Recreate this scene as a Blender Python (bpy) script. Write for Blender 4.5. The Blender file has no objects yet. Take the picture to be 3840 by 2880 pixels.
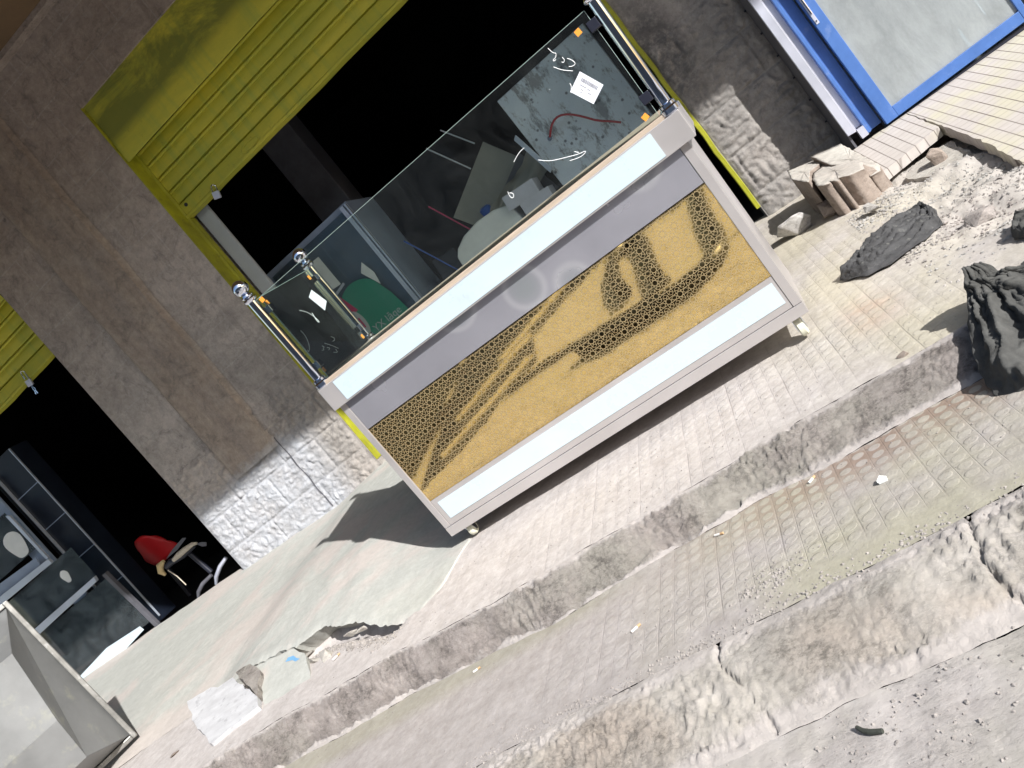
import bpy, bmesh, math, random
from mathutils import Vector, Matrix, noise
random.seed(7)
PI = math.pi
sc = bpy.context.scene
# ------------------------------------------------------------------ camera, sky, sun
cam_d = bpy.data.cameras.new("camera"); cam = bpy.data.objects.new("camera", cam_d)
sc.collection.objects.link(cam); sc.camera = cam
cam_d.sensor_width = 36; cam_d.lens = 28.738; cam_d.clip_start = 0.05; cam_d.clip_end = 400
Rwc = Matrix(((0.75399317, 0.1913177, -0.62840419), (0.57256758, 0.27747578, 0.77147492), (0.32196375, -0.94149069, 0.09967253)))
m4 = Rwc.transposed().to_4x4(); m4.translation = (0, 0, 0.79321)
cam.matrix_world = m4
SUN_AZ, SUN_EL = math.radians(132), math.radians(31)      # azimuth clockwise from +Y
w = bpy.data.worlds.new("World"); sc.world = w; w.use_nodes = True
wn = w.node_tree.nodes; wl = w.node_tree.links
sky = wn.new('ShaderNodeTexSky'); sky.sky_type = 'NISHITA'; sky.sun_disc = False
sky.sun_elevation = SUN_EL; sky.sun_rotation = SUN_AZ; sky.air_density = 1.2; sky.dust_density = 1.5
wl.new(sky.outputs[0], wn['Background'].inputs[0]); wn['Background'].inputs[1].default_value = 0.115
sd = bpy.data.lights.new("sun", 'SUN'); sun = bpy.data.objects.new("sun", sd); sc.collection.objects.link(sun)
sd.energy = 4.4; sd.angle = math.radians(0.6); sd.color = (1.0, 0.985, 0.965)
sdir = Vector((math.sin(SUN_AZ)*math.cos(SUN_EL), math.cos(SUN_AZ)*math.cos(SUN_EL), math.sin(SUN_EL)))
sun.rotation_euler = sdir.to_track_quat('Z', 'Y').to_euler(); sun.location = (8, -8, 9)
sc.view_settings.view_transform = 'Standard'; sc.view_settings.look = 'None'
sc.view_settings.exposure = 0.60; sc.view_settings.gamma = 1
sc.render.engine = 'CYCLES'
sc.cycles.max_bounces = 10; sc.cycles.transparent_max_bounces = 16
# ------------------------------------------------------------------ material helpers
class Mt:
    def __init__(s, name):
        s.m = bpy.data.materials.new(name); s.m.use_nodes = True
        s.t = s.m.node_tree; s.n = s.t.nodes; s.l = s.t.links
        s.b = s.n['Principled BSDF']; s.out = s.n['Material Output']
        s.tc = s.n.new('ShaderNodeTexCoord'); s.P = s.tc.outputs['Object']
    def add(s, typ, **k):
        nd = s.n.new('ShaderNode' + typ)
        for a, v in k.items():
            if a.startswith('_'): setattr(nd, a[1:], v)
            else:
                key = a.replace('__', ' ')
                s.put(nd.inputs[int(key[1:])] if key[0] == 'i' and key[1:].isdigit() else nd.inputs[key], v)
        return nd
    def put(s, sock, v):
        if hasattr(v, 'is_output') or isinstance(v, bpy.types.NodeSocket): s.l.new(v, sock)
        else:
            if isinstance(v, (tuple, list)) and len(v) == 3 and sock.type == 'RGBA': v = (*v, 1)
            sock.default_value = v
    def math(s, op, a, b=0.0, c=None, clamp=False):
        nd = s.n.new('ShaderNodeMath'); nd.operation = op; nd.use_clamp = clamp
        s.put(nd.inputs[0], a); s.put(nd.inputs[1], b)
        if c is not None: s.put(nd.inputs[2], c)
        return nd.outputs[0]
    def mapr(s, v, a, b, c=0.0, d=1.0, smooth=False):
        nd = s.n.new('ShaderNodeMapRange')
        if smooth: nd.interpolation_type = 'SMOOTHSTEP'
        s.put(nd.inputs[0], v)
        for i, x in enumerate((a, b, c, d)): s.put(nd.inputs[i+1], x)
        return nd.outputs[0]
    def noise(s, scale, detail=6, rough=0.6, vec=None, dist=0.0, stretch=None):
        v = vec if vec is not None else s.P
        if stretch:
            mp = s.n.new('ShaderNodeMapping'); s.put(mp.inputs[0], v); mp.inputs['Scale'].default_value = stretch; v = mp.outputs[0]
        nd = s.n.new('ShaderNodeTexNoise'); s.put(nd.inputs['Vector'], v)
        nd.inputs['Scale'].default_value = scale; nd.inputs['Detail'].default_value = detail
        nd.inputs['Roughness'].default_value = rough; nd.inputs['Distortion'].default_value = dist
        return nd.outputs['Fac']
    def vor(s, scale, feature='F1', vec=None):
        nd = s.n.new('ShaderNodeTexVoronoi'); nd.feature = feature
        s.put(nd.inputs['Vector'], vec if vec is not None else s.P); nd.inputs['Scale'].default_value = scale
        return nd
    def mix(s, f, a, b, mode='MIX'):
        nd = s.n.new('ShaderNodeMix'); nd.data_type = 'RGBA'; nd.blend_type = mode
        s.put(nd.inputs[0], f); s.put(nd.inputs[6], a); s.put(nd.inputs[7], b)
        return nd.outputs[2]
    def xyz(s):
        nd = s.n.new('ShaderNodeSeparateXYZ'); s.put(nd.inputs[0], s.P); return nd.outputs
    def bump(s, h, strength=0.5, dist=0.01, prev=None):
        nd = s.n.new('ShaderNodeBump'); nd.inputs['Strength'].default_value = strength; nd.inputs['Distance'].default_value = dist
        s.put(nd.inputs['Height'], h)
        if prev is not None: s.put(nd.inputs['Normal'], prev)
        return nd.outputs[0]
    def fin(s, color=None, rough=None, normal=None, metal=None, spec=None):
        if color is not None: s.put(s.b.inputs['Base Color'], color)
        if rough is not None: s.put(s.b.inputs['Roughness'], rough)
        if normal is not None: s.put(s.b.inputs['Normal'], normal)
        if metal is not None: s.put(s.b.inputs['Metallic'], metal)
        if spec is not None: s.put(s.b.inputs['Specular IOR Level'], spec)
        return s.m

def simple(name, col, rough=0.6, metal=0.0, var=0.15, nscale=8, bump=0.0, bscale=60, dirt=None, stretch=None, spec=0.5):
    t = Mt(name)
    n1 = t.noise(nscale, 6, 0.65, stretch=stretch)
    lo = tuple(c*(1-var) for c in col); hi = tuple(min(1, c*(1+var)) for c in col)
    c = t.mix(t.mapr(n1, 0.3, 0.7), lo, hi)
    if dirt:
        n2 = t.noise(nscale*2.3, 8, 0.7); c = t.mix(t.mapr(n2, 0.56, 0.7, 0, dirt[1]), c, dirt[0])
    r = t.mapr(n1, 0.3, 0.7, max(0, rough-0.07), min(1, rough+0.07))
    nm = t.bump(t.noise(bscale, 6, 0.7), bump, 0.01) if bump else None
    return t.fin(c, r, nm, metal, spec)

# ---- paving with raised dots
def paving(name, kind):
    t = Mt(name); x, y, z = t.xyz()
    wob = t.math('MULTIPLY', t.math('SUBTRACT', t.noise(3, 2), 0.5), 0.012)
    xs = t.math('ADD', x, wob); ys = t.math('ADD', y, wob)
    u = t.math('SUBTRACT', t.math('FRACT', t.math('MULTIPLY', xs, 20.0)), 0.5)
    v = t.math('SUBTRACT', t.math('FRACT', t.math('MULTIPLY', ys, 20.0)), 0.5)
    d = t.math('SQRT', t.math('ADD', t.math('MULTIPLY', u, u), t.math('MULTIPLY', v, v)))
    dot = t.mapr(d, 0.30, 0.40, 1, 0, True)
    au = t.math('ABSOLUTE', u)
    gx = t.mapr(au, 0.465, 0.495, 0, 1, True)
    v4 = t.math('ABSOLUTE', t.math('SUBTRACT', t.math('FRACT', t.math('MULTIPLY', ys, 5.0)), 0.5))
    gy = t.mapr(v4, 0.488, 0.498, 0, 1, True)
    g = t.math('MAXIMUM', gx, gy)
    # every fourth column is a wide joint
    u4 = t.math('ABSOLUTE', t.math('SUBTRACT', t.math('FRACT', t.math('MULTIPLY', xs, 5.0)), 0.5))
    gw = t.mapr(u4, 0.482, 0.496, 0, 1, True)
    wear = t.math('MULTIPLY', t.mapr(t.noise(1.3, 5, 0.6), 0.36, 0.60, 0.4, 1.0), t.mapr(t.noise(7, 6, 0.7), 0.36, 0.56, 0.25, 1.0))
    fine = t.noise(70, 8, 0.75); mid = t.noise(12, 8, 0.7)
    big = t.noise(1.1, 5, 0.6); big2 = t.noise(0.8, 4, 0.6, stretch=(1, 1.6, 1), dist=0.4)
    spk = t.mapr(t.vor(55).outputs['Distance'], 0.02, 0.10, 1, 0)
    spm = t.mapr(t.noise(6, 3), 0.52, 0.62)
    if kind == 'upper':
        base = t.mix(t.mapr(mid, 0.3, 0.7), (0.50, 0.46, 0.44), (0.60, 0.565, 0.545))
        cream = t.math('MULTIPLY', t.mapr(x, -0.35, 0.15), t.mapr(big, 0.36, 0.55))
        base = t.mix(t.math('MULTIPLY', cream, 0.8), base, (0.53, 0.49, 0.37))
        rust = t.mapr(t.math('SQRT', t.math('ADD', t.math('POWER', t.math('SUBTRACT', x, 0.17), 2), t.math('POWER', t.math('MULTIPLY', t.math('SUBTRACT', y, 2.98), 0.55), 2))), 0.02, 0.16, 0.55, 0, True)
        base = t.mix(t.math('MULTIPLY', rust, t.mapr(mid, 0.3, 0.6)), base, (0.50, 0.33, 0.24))
        wear = t.math('MULTIPLY', wear, t.mapr(x, -1.75, -0.6, 0.06, 1))
        wear = t.math('MULTIPLY', wear, t.mapr(t.noise(2.2, 3, 0.5), 0.35, 0.5, 0.4, 1))
        dusty = t.mapr(x, 0.45, 0.95)
        base = t.mix(dusty, base, (0.50, 0.47, 0.44))
        wear = t.math('MULTIPLY', wear, t.mapr(dusty, 0, 1, 1, 0.1))
        dotc = 0.16
    else:
        base = t.mix(t.mapr(mid, 0.3, 0.7), (0.41, 0.375, 0.355), (0.49, 0.455, 0.44))
        mus = t.math('MULTIPLY', t.mapr(big, 0.40, 0.55), t.mapr(x, -0.95, -0.35))
        base = t.mix(t.math('MULTIPLY', mus, 0.75), base, (0.46, 0.44, 0.32))
        br = t.math('MULTIPLY', t.mapr(y, 2.12, 2.30), t.mapr(x, -0.85, -0.15))
        br = t.math('MULTIPLY', br, t.mapr(t.noise(5, 6, 0.7), 0.28, 0.45))
        brd = t.math('MULTIPLY', br, t.mapr(dot, 0, 1, 1.0, 0.25))
        base = t.mix(t.math('MULTIPLY', brd, 0.85), base, (0.30, 0.215, 0.165))
        yel = t.math('MULTIPLY', t.mapr(y, 2.26, 2.36), t.mapr(x, -0.8, -1.1))
        base = t.mix(t.math('MULTIPLY', yel, 0.6), base, (0.36, 0.345, 0.25))
        wear = t.math('MULTIPLY', wear, t.mapr(x, -1.3, -0.7, 0.05, 1))
        wear = t.math('MULTIPLY', wear, t.mapr(y, 1.86, 1.93, 0.0, 1))
        dotc = 0.22
    col = t.mix(t.math('MULTIPLY', t.math('MULTIPLY', dot, wear), dotc), base, (0.66, 0.63, 0.56))
    col = t.mix(t.math('MULTIPLY', t.math('MAXIMUM', t.math('MULTIPLY', g, 0.10), t.math('MULTIPLY', gw, 0.34)), wear), col, (0.20, 0.17, 0.15))
    col = t.mix(t.math('MULTIPLY', t.math('MULTIPLY', spk, spm), 0.5), col, (0.62, 0.6, 0.56))
    col = t.mix(t.mapr(fine, 0.35, 0.65, 0.0, 0.35), col, t.mix(0.5, col, (0.30, 0.27, 0.25)))
    dk = t.mapr(t.noise(38, 4, 0.8), 0.67, 0.73, 0, 0.6)
    col = t.mix(dk, col, (0.14, 0.12, 0.11))
    col = t.mix(1.0, col, t.mix(t.mapr(t.noise(24, 12, 0.85), 0.34, 0.62), (0.80, 0.79, 0.78), (1.0, 1.0, 1.0)), 'MULTIPLY')
    h = t.math('MULTIPLY', t.math('SUBTRACT', dot, t.math('MULTIPLY', t.math('MAXIMUM', g, gw), 0.7)), wear)
    nm = t.bump(h, 0.7, 0.0026)
    nm = t.bump(mid, 0.35, 0.010, nm)
    nm = t.bump(fine, 0.6, 0.003, nm)
    return t.fin(col, 0.92, nm, spec=0.25)

def rubble_mat(name, c1, c2, c3=None, s1=9, bump=1.0, fine=45, gravel=True, bd=0.02, dust=None):
    t = Mt(name)
    big = t.noise(1.6, 5, 0.6); mid = t.noise(s1, 10, 0.75); fn = t.noise(fine, 10, 0.85)
    fl = t.noise(fine*0.7, 12, 0.82, stretch=(0.6, 1.2, 1)); pit = t.noise(fine*1.7, 6, 0.8)
    v2 = t.vor(fine*3.0).outputs['Distance']
    where = t.mapr(t.noise(s1*0.35, 4, 0.6), 0.36, 0.60, 0.3, 1.0)
    col = t.mix(t.mapr(mid, 0.32, 0.68), c1, c2)
    if c3: col = t.mix(t.mapr(big, 0.46, 0.60, 0, 0.8), col, c3)
    k = min(1, bump)
    if dust:
        at = t.n.new('ShaderNodeAttribute'); at.attribute_name = 'edge'
        dm = t.math('ADD', at.outputs['Fac'], t.math('MULTIPLY', t.math('SUBTRACT', t.noise(9, 8, 0.75), 0.5), 1.3))
        dm = t.mapr(dm, dust[1], dust[1]+0.35, 0, 1, True)
        where = t.math('MULTIPLY', where, t.mapr(dm, 0, 1, 1, 0.35))
        col = t.mix(dm, col, dust[0])
    wp = t.add('TexNoise', Vector=t.P, Scale=fine*0.5, Detail=6.0, Roughness=0.8)
    sc1 = t.add('VectorMath', _operation='SCALE', i0=wp.outputs['Color'], Scale=0.06)
    wv = t.add('VectorMath', _operation='ADD', i0=t.P, i1=sc1.outputs[0]).outputs[0]
    ed1 = t.vor(fine*0.95, 'DISTANCE_TO_EDGE', wv).outputs['Distance']; ed2 = t.vor(fine*0.42, 'DISTANCE_TO_EDGE', wv).outputs['Distance']
    crk = t.math('MAXIMUM', t.math('MULTIPLY', t.mapr(ed1, 0.02, 0.085, 1, 0), t.mapr(t.noise(s1*0.7, 5, 0.7), 0.40, 0.58)), t.math('MULTIPLY', t.mapr(ed2, 0.008, 0.04, 1, 0), t.mapr(t.noise(s1*0.5, 5, 0.7), 0.45, 0.60)))
    crk = t.math('MULTIPLY', crk, where)
    col = t.mix(t.math('MULTIPLY', crk, 0.38*k), col, tuple(c*0.42 for c in c1))
    col = t.mix(t.math('MULTIPLY', t.mapr(fl, 0.50, 0.40, 0, 0.75*k), where), col, tuple(c*0.33 for c in c1))
    col = t.mix(t.math('MULTIPLY', t.mapr(fl, 0.55, 0.68, 0, 0.55*k), where), col, tuple(min(1, c*1.3) for c in c2))
    col = t.mix(t.mapr(pit, 0.62, 0.72, 0, 0.35*k), col, tuple(c*0.42 for c in c1))
    col = t.mix(t.math('MULTIPLY', t.mapr(v2, 0.0, 0.22, 0.5, 0), t.mapr(mid, 0.45, 0.6)), col, tuple(min(1, c*1.4) for c in c2))
    nm = t.bump(mid, bump*0.6, bd)
    nm = t.bump(t.math('MULTIPLY', fl, where), k, 0.022*bump, nm); nm = t.bump(crk, -k, 0.006*bump, nm)
    nm = t.bump(fn, k*0.8, 0.005, nm)
    return t.fin(col, 0.95, nm, spec=0.2)

def stone_wall_mat(name):
    t = Mt(name); x, y, z = t.xyz()
    cx = t.n.new('ShaderNodeCombineXYZ'); t.put(cx.inputs[0], t.math('ADD', x, y)); t.put(cx.inputs[1], z)
    bk = t.n.new('ShaderNodeTexBrick'); t.put(bk.inputs['Vector'], cx.outputs[0])
    bk.inputs['Scale'].default_value = 1.0; bk.inputs['Brick Width'].default_value = 0.52; bk.inputs['Row Height'].default_value = 0.265
    bk.inputs['Mortar Size'].default_value = 0.006; bk.inputs['Mortar Smooth'].default_value = 0.6; bk.offset = 0.43
    bk.inputs['Color1'].default_value = (0.2, 0.2, 0.2, 1); bk.inputs['Color2'].default_value = (0.8, 0.8, 0.8, 1); bk.inputs['Bias'].default_value = 0
    mid = t.noise(5, 9, 0.72); fn = t.noise(32, 10, 0.8); big = t.noise(0.9, 5, 0.6, dist=0.5)
    st = t.noise(2.2, 8, 0.7, stretch=(2.5, 2.5, 0.35), dist=0.6)
    c = t.mix(t.mapr(mid, 0.3, 0.7), (0.54, 0.48, 0.43), (0.76, 0.695, 0.64))
    c = t.mix(t.mapr(big, 0.42, 0.6, 0, 0.6), c, (0.27, 0.265, 0.25))
    c = t.mix(t.math('MULTIPLY', t.mapr(bk.outputs['Color'], 0, 1), 0.22), c, (0.42, 0.35, 0.30))
    # higher up the plaster is warmer and browner
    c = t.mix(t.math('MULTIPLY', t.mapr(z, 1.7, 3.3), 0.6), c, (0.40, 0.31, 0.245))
    c = t.mix(t.mapr(st, 0.55, 0.68, 0, 0.35), c, (0.17, 0.145, 0.13))
    c = t.mix(t.math('MULTIPLY', t.mapr(bk.outputs['Fac'], 0, 1), 0.30), c, (0.58, 0.54, 0.50))
    ps = t.math('MULTIPLY', t.mapr(x, -3.99, -3.93, 0, 1, True), t.mapr(x, -3.49, -3.43, 1, 0, True))
    ps = t.math('MULTIPLY', ps, t.mapr(z, 0.86, 0.97, 0, 1, True))
    wx = t.math('ADD', x, t.math('MULTIPLY', t.math('SUBTRACT', t.noise(2.5, 4, 0.6), 0.5), 0.10))
    str_ = t.noise(2.4, 9, 0.72, stretch=(3.4, 3.4, 0.42), dist=0.8)
    pc = t.mix(t.mapr(str_, 0.36, 0.62), (0.25, 0.195, 0.17), (0.47, 0.375, 0.29))
    dkc = t.math('MULTIPLY', t.mapr(t.math('ABSOLUTE', t.math('ADD', wx, 3.70)), 0.0, 0.13, 1, 0, True), t.mapr(t.noise(3, 8, 0.75, stretch=(3, 3, 0.6)), 0.38, 0.62))
    pc = t.mix(t.math('MULTIPLY', dkc, 0.7), pc, (0.165, 0.15, 0.16))
    pc = t.mix(t.mapr(mid, 0.48, 0.66, 0, 0.4), pc, (0.36, 0.34, 0.31))
    c = t.mix(t.math('MULTIPLY', ps, 0.8), c, t.mix(0.25, pc, (0.6, 0.5, 0.4)))
    # sooty stain on the right pier
    d = t.math('SQRT', t.math('ADD', t.math('POWER', t.math('MULTIPLY', t.math('SUBTRACT', x, 0.24), 5.0), 2), t.math('POWER', t.math('MULTIPLY', t.math('SUBTRACT', z, 1.28), 2.2), 2)))
    soot = t.math('MULTIPLY', t.mapr(d, 0.35, 1.05, 1, 0, True), t.mapr(t.noise(14, 8, 0.75), 0.34, 0.54))
    c = t.mix(t.math('MULTIPLY', soot, 0.8), c, (0.045, 0.045, 0.055))
    gr = t.math('MULTIPLY', t.mapr(x, 0.10, 0.14), t.mapr(t.noise(4, 7, 0.7), 0.30, 0.55))
    c = t.mix(t.math('MULTIPLY', gr, 0.4), c, (0.24, 0.24, 0.235))
    blot = t.noise(7, 9, 0.78, dist=0.9); c = t.mix(t.mapr(blot, 0.52, 0.66, 0, 0.55), c, (0.17, 0.16, 0.15)); c = t.mix(t.mapr(blot, 0.30, 0.42, 0.5, 0), c, (0.46, 0.43, 0.40))
    # paler bluish foot of the left pier (ragged upper edge)
    ed = t.math('ADD', z, t.math('MULTIPLY', t.math('SUBTRACT', t.noise(7, 6, 0.7), 0.5), 0.22))
    foot_m = t.math('MULTIPLY', t.mapr(ed, 0.88, 1.0, 1, 0), t.mapr(x, -3.12, -3.35))
    foot_m = t.math('MULTIPLY', foot_m, t.mapr(x, -4.8, -4.5))
    c = t.mix(t.math('MULTIPLY', foot_m, t.mapr(mid, 0.25, 0.6, 0.45, 0.95)), c, (0.60, 0.62, 0.66))
    mo = t.noise(17, 12, 0.82); mo2 = t.noise(60, 6, 0.8)
    c = t.mix(1.0, c, t.mix(t.mapr(mo, 0.36, 0.64), (0.66, 0.66, 0.67), (1.0, 1.0, 1.0)), 'MULTIPLY')
    c = t.mix(t.mapr(mo2, 0.60, 0.70, 0, 0.35), c, (0.12, 0.11, 0.10)); c = t.mix(t.mapr(mo2, 0.40, 0.30, 0, 0.3), c, (0.55, 0.52, 0.48))
    spot = t.mapr(t.vor(3.1).outputs['Distance'], 0.03, 0.075, 0.6, 0)
    c = t.mix(t.math('MULTIPLY', spot, t.mapr(fn, 0.45, 0.55)), c, (0.05, 0.05, 0.055))
    nm = t.bump(bk.outputs['Fac'], -0.6, 0.01)
    nm = t.bump(mid, 0.8, 0.03, nm); nm = t.bump(t.noise(15, 9, 0.75, dist=0.8), 0.8, 0.014, nm); nm = t.bump(fn, 0.6, 0.005, nm)
    return t.fin(c, 0.93, nm, spec=0.2)

def plaster_brown(name):
    t = Mt(name)
    st = t.noise(2.6, 8, 0.7, stretch=(3.0, 3.0, 0.35), dist=0.9); mid = t.noise(6, 8, 0.7); fn = t.noise(50, 8, 0.75)
    c = t.mix(t.mapr(st, 0.35, 0.65), (0.29, 0.235, 0.205), (0.40, 0.33, 0.27))
    c = t.mix(t.mapr(t.noise(1.6, 8, 0.75, stretch=(3.6, 3.6, 0.5), dist=0.9), 0.50, 0.66, 0, 0.6), c, (0.185, 0.165, 0.175))
    c = t.mix(t.mapr(t.noise(3, 8, 0.7, dist=0.6), 0.52, 0.66, 0, 0.5), c, (0.33, 0.32, 0.28))
    c = t.mix(t.mapr(mid, 0.5, 0.7, 0, 0.35), c, (0.33, 0.26, 0.24))
    nm = t.bump(mid, 0.4, 0.015); nm = t.bump(fn, 0.4, 0.004, nm)
    return t.fin(c, 0.9, nm, spec=0.2)

def steel(name, col=(0.56, 0.54, 0.54), rough=0.32, metal=0.85, brush=(1, 60, 60), bl=0.0, bst=0.15):
    t = Mt(name)
    n1 = t.noise(3, 4, 0.5); n2 = t.noise(18, 4, 0.6, stretch=brush)
    c = t.mix(t.mapr(n1, 0.3, 0.7), tuple(a*0.88 for a in col), tuple(min(1, a*1.08) for a in col))
    r = t.mapr(n1, 0.3, 0.7, rough*0.8, rough*1.25)
    if bl:
        vo = t.vor(3.6); ring = t.mapr(vo.outputs['Distance'], 0.16, 0.36, 1, 0, True)  # round film reflections put into the colour as disks and rings
        ring2 = t.mapr(t.math('ABSOLUTE', t.math('SUBTRACT', vo.outputs['Distance'], 0.33)), 0.0, 0.07, 0.7, 0, True)
        c = t.mix(t.math('MULTIPLY', ring, bl), c, (0.40, 0.43, 0.44))
        c = t.mix(t.math('MULTIPLY', ring2, bl), c, (0.66, 0.66, 0.68))
    nm = t.bump(n2, bst, 0.001)
    return t.fin(c, r, nm, metal)

def glass_mat(name, tint=(0.86, 0.93, 0.91), haze=0.03, refl=1.0, smear=0.0):
    t = Mt(name)
    tr = t.add('BsdfTransparent', Color=tint); gl = t.add('BsdfGlossy', Roughness=0.02, Color=(refl, refl, refl))
    fr = t.add('Fresnel', IOR=1.5)
    m1 = t.n.new('ShaderNodeMixShader'); t.l.new(fr.outputs[0], m1.inputs[0]); t.l.new(tr.outputs[0], m1.inputs[1]); t.l.new(gl.outputs[0], m1.inputs[2])
    df = t.add('BsdfDiffuse', Color=(0.7, 0.75, 0.76)); m2 = t.n.new('ShaderNodeMixShader')
    f = t.mapr(t.noise(4, 8, 0.7, dist=1.2), 0.35, 0.75, haze*0.3, haze*1.8) if not smear else t.mapr(t.noise(3.5, 9, 0.78, dist=0.2, stretch=(1.6, 1, 0.6)), 0.3, 0.75, haze*0.7, haze*1.25)
    t.put(m2.inputs[0], f); t.l.new(m1.outputs[0], m2.inputs[1]); t.l.new(df.outputs[0], m2.inputs[2])
    t.l.new(m2.outputs[0], t.out.inputs[0]); return t.m

def shutter_mat(name):
    t = Mt(name)
    n1 = t.noise(2.4, 7, 0.65, stretch=(0.6, 1, 1.6), dist=0.6); n2 = t.noise(22, 8, 0.75); st = t.noise(3, 6, 0.6, stretch=(5, 5, 0.6))
    c = t.mix(t.mapr(n1, 0.32, 0.66), (0.42, 0.43, 0.05), (0.62, 0.56, 0.06))
    c = t.mix(t.mapr(st, 0.50, 0.72, 0, 0.6), c, (0.32, 0.40, 0.07))
    c = t.mix(t.mapr(n2, 0.60, 0.72, 0, 0.5), c, (0.10, 0.095, 0.03))
    x, y, z = t.xyz()
    # old dark grime blotches on the flat housing board
    bl = t.math('MULTIPLY', t.mapr(z, 3.18, 3.26), t.mapr(t.noise(1.6, 6, 0.7, stretch=(0.8, 1, 1.5), dist=0.8), 0.36, 0.52))
    c = t.mix(t.math('MULTIPLY', bl, 0.8), c, (0.14, 0.17, 0.035))
    nm = t.bump(n2, 0.25, 0.004); nm = t.bump(t.noise(5, 3), 0.3, 0.012, nm)
    return t.fin(c, 0.55, nm)

M = {}
M['pave_up'] = paving('dotted paving upper', 'upper')
M['pave_lo'] = paving('dotted paving lower', 'lower')
M['kerb1'] = rubble_mat('rough kerb face', (0.275, 0.242, 0.222), (0.44, 0.395, 0.37), (0.37, 0.35, 0.305), s1=11, bump=1.0, fine=34, bd=0.02, dust=((0.49, 0.45, 0.425), 0.42))
M['kerb2'] = rubble_mat('crumbled pale kerb', (0.42, 0.39, 0.34), (0.56, 0.52, 0.475), (0.52, 0.445, 0.38), s1=10, bump=0.9, fine=38, bd=0.016, dust=((0.50, 0.46, 0.43), 0.30))
M['road'] = rubble_mat('dusty road', (0.47, 0.43, 0.405), (0.58, 0.54, 0.51), (0.52, 0.49, 0.43), s1=16, bump=0.55, fine=60, bd=0.008)
M['ramp'] = None
M['gritstone'] = simple('dull grit', (0.30, 0.275, 0.255), 0.9, var=0.4, nscale=60)
M['rubble'] = rubble_mat('pale rubble', (0.43, 0.41, 0.385), (0.58, 0.57, 0.54), (0.50, 0.44, 0.41), s1=18, bump=0.85, fine=55, bd=0.018)
M['block'] = rubble_mat('weathered concrete', (0.40, 0.37, 0.33), (0.56, 0.54, 0.49), (0.46, 0.42, 0.38), s1=7, bump=0.6, fine=60, bd=0.01)
M['whitestone'] = rubble_mat('white broken stone', (0.44, 0.41, 0.39), (0.74, 0.73, 0.71), None, s1=5, bump=0.7, fine=30, bd=0.012)
M['brownstone'] = rubble_mat('brown stone', (0.29, 0.235, 0.20), (0.42, 0.355, 0.305), None, s1=9, bump=0.7, fine=50, bd=0.01)
M['marble'] = simple('white marble', (0.55, 0.55, 0.56), 0.5, var=0.14, nscale=9, bump=0.2, dirt=((0.26, 0.26, 0.27), 0.8), stretch=(1, 3, 1))
M['wall'] = stone_wall_mat('stone block wall')
M['plaster'] = plaster_brown('brown streaked plaster')
M['soffit'] = simple('brown soffit render', (0.15, 0.095, 0.05), 0.9, var=0.25, nscale=2, bump=0.4)
M['dark'] = simple('near black interior', (0.022, 0.022, 0.024), 0.95, var=0.3, nscale=2, spec=0.1)  # near-black base colour puts the interior gloom into the walls
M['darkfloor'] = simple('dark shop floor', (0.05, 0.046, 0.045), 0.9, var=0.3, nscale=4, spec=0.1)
M['shutter'] = shutter_mat('lime yellow shutter paint')
M['yellow'] = simple('yellow green frame paint', (0.34, 0.34, 0.02), 0.55, var=0.3, nscale=6, bump=0.3, bscale=30, dirt=((0.12, 0.12, 0.03), 0.6))
M['steel'] = steel('brushed counter steel', col=(0.56, 0.53, 0.52), rough=0.38, metal=0.45)
M['steel_panel'] = steel('blotchy steel panel', col=(0.49, 0.485, 0.53), rough=0.24, metal=0.58, bl=0.85, bst=0.03)
M['chrome'] = steel('polished chrome', col=(0.76, 0.80, 0.90), rough=0.05, metal=1.0, bst=0.0)
M['white'] = simple('white acrylic strip', (0.57, 0.68, 0.74), 0.3, var=0.03, nscale=5, dirt=((0.44, 0.47, 0.48), 0.25))
M['wood'] = simple('pale wood', (0.47, 0.385, 0.30), 0.6, var=0.16, nscale=12, stretch=(0.4, 6, 6), bump=0.1)
def gold():
    t = Mt('gold mirror'); n1 = t.noise(7, 4, 0.6); n2 = t.noise(60, 5, 0.7)
    c = t.mix(t.mapr(t.noise(26, 7, 0.7), 0.4, 0.65), (0.88, 0.64, 0.24), (0.95, 0.72, 0.31))
    nm = t.bump(n1, 0.02, 0.01)
    return t.fin(c, t.mapr(n2, 0.3, 0.7, 0.02, 0.06), nm, 1.0)
M['gold'] = gold()
M['goldline'] = simple('matte etched gold', (0.62, 0.49, 0.27), 0.12, 0.58, var=0.06, nscale=20, spec=0.2)
M['glass'] = glass_mat('counter glass', (0.90, 0.96, 0.94), 0.012, 0.9)
M['glass_edge'] = simple('glass edge', (0.42, 0.55, 0.50), 0.2, var=0.1)
M['glass_dusty'] = glass_mat('dusty door glass', (0.60, 0.68, 0.74), 0.42, 1.0, smear=1)
M['glass_dark'] = glass_mat('dim cabinet glass', (0.60, 0.72, 0.76), 0.05, 1.2)
M['orange'] = simple('orange sticker', (0.95, 0.36, 0.05), 0.5, var=0.05)
M['paper'] = simple('white paper', (0.80, 0.82, 0.88), 0.7, var=0.02)
M['ink'] = simple('grey ink', (0.16, 0.16, 0.2), 0.8, var=0.05)
M['marker'] = simple('white marker', (0.88, 0.90, 0.90), 0.7, var=0.02)
M['black'] = simple('black clip', (0.02, 0.022, 0.035), 0.35, var=0.1)
M['blue'] = simple('blue door paint', (0.065, 0.155, 0.42), 0.42, var=0.16, nscale=5, bump=0.06, dirt=((0.26, 0.33, 0.52), 0.35))
M['silver'] = steel('silver aluminium', col=(0.66, 0.68, 0.78), rough=0.42, metal=0.6)
M['galv'] = simple('galvanised sheet', (0.255, 0.26, 0.26), 0.5, 0.45, var=0.16, nscale=3.5, dirt=((0.42, 0.42, 0.33), 0.5))
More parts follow.
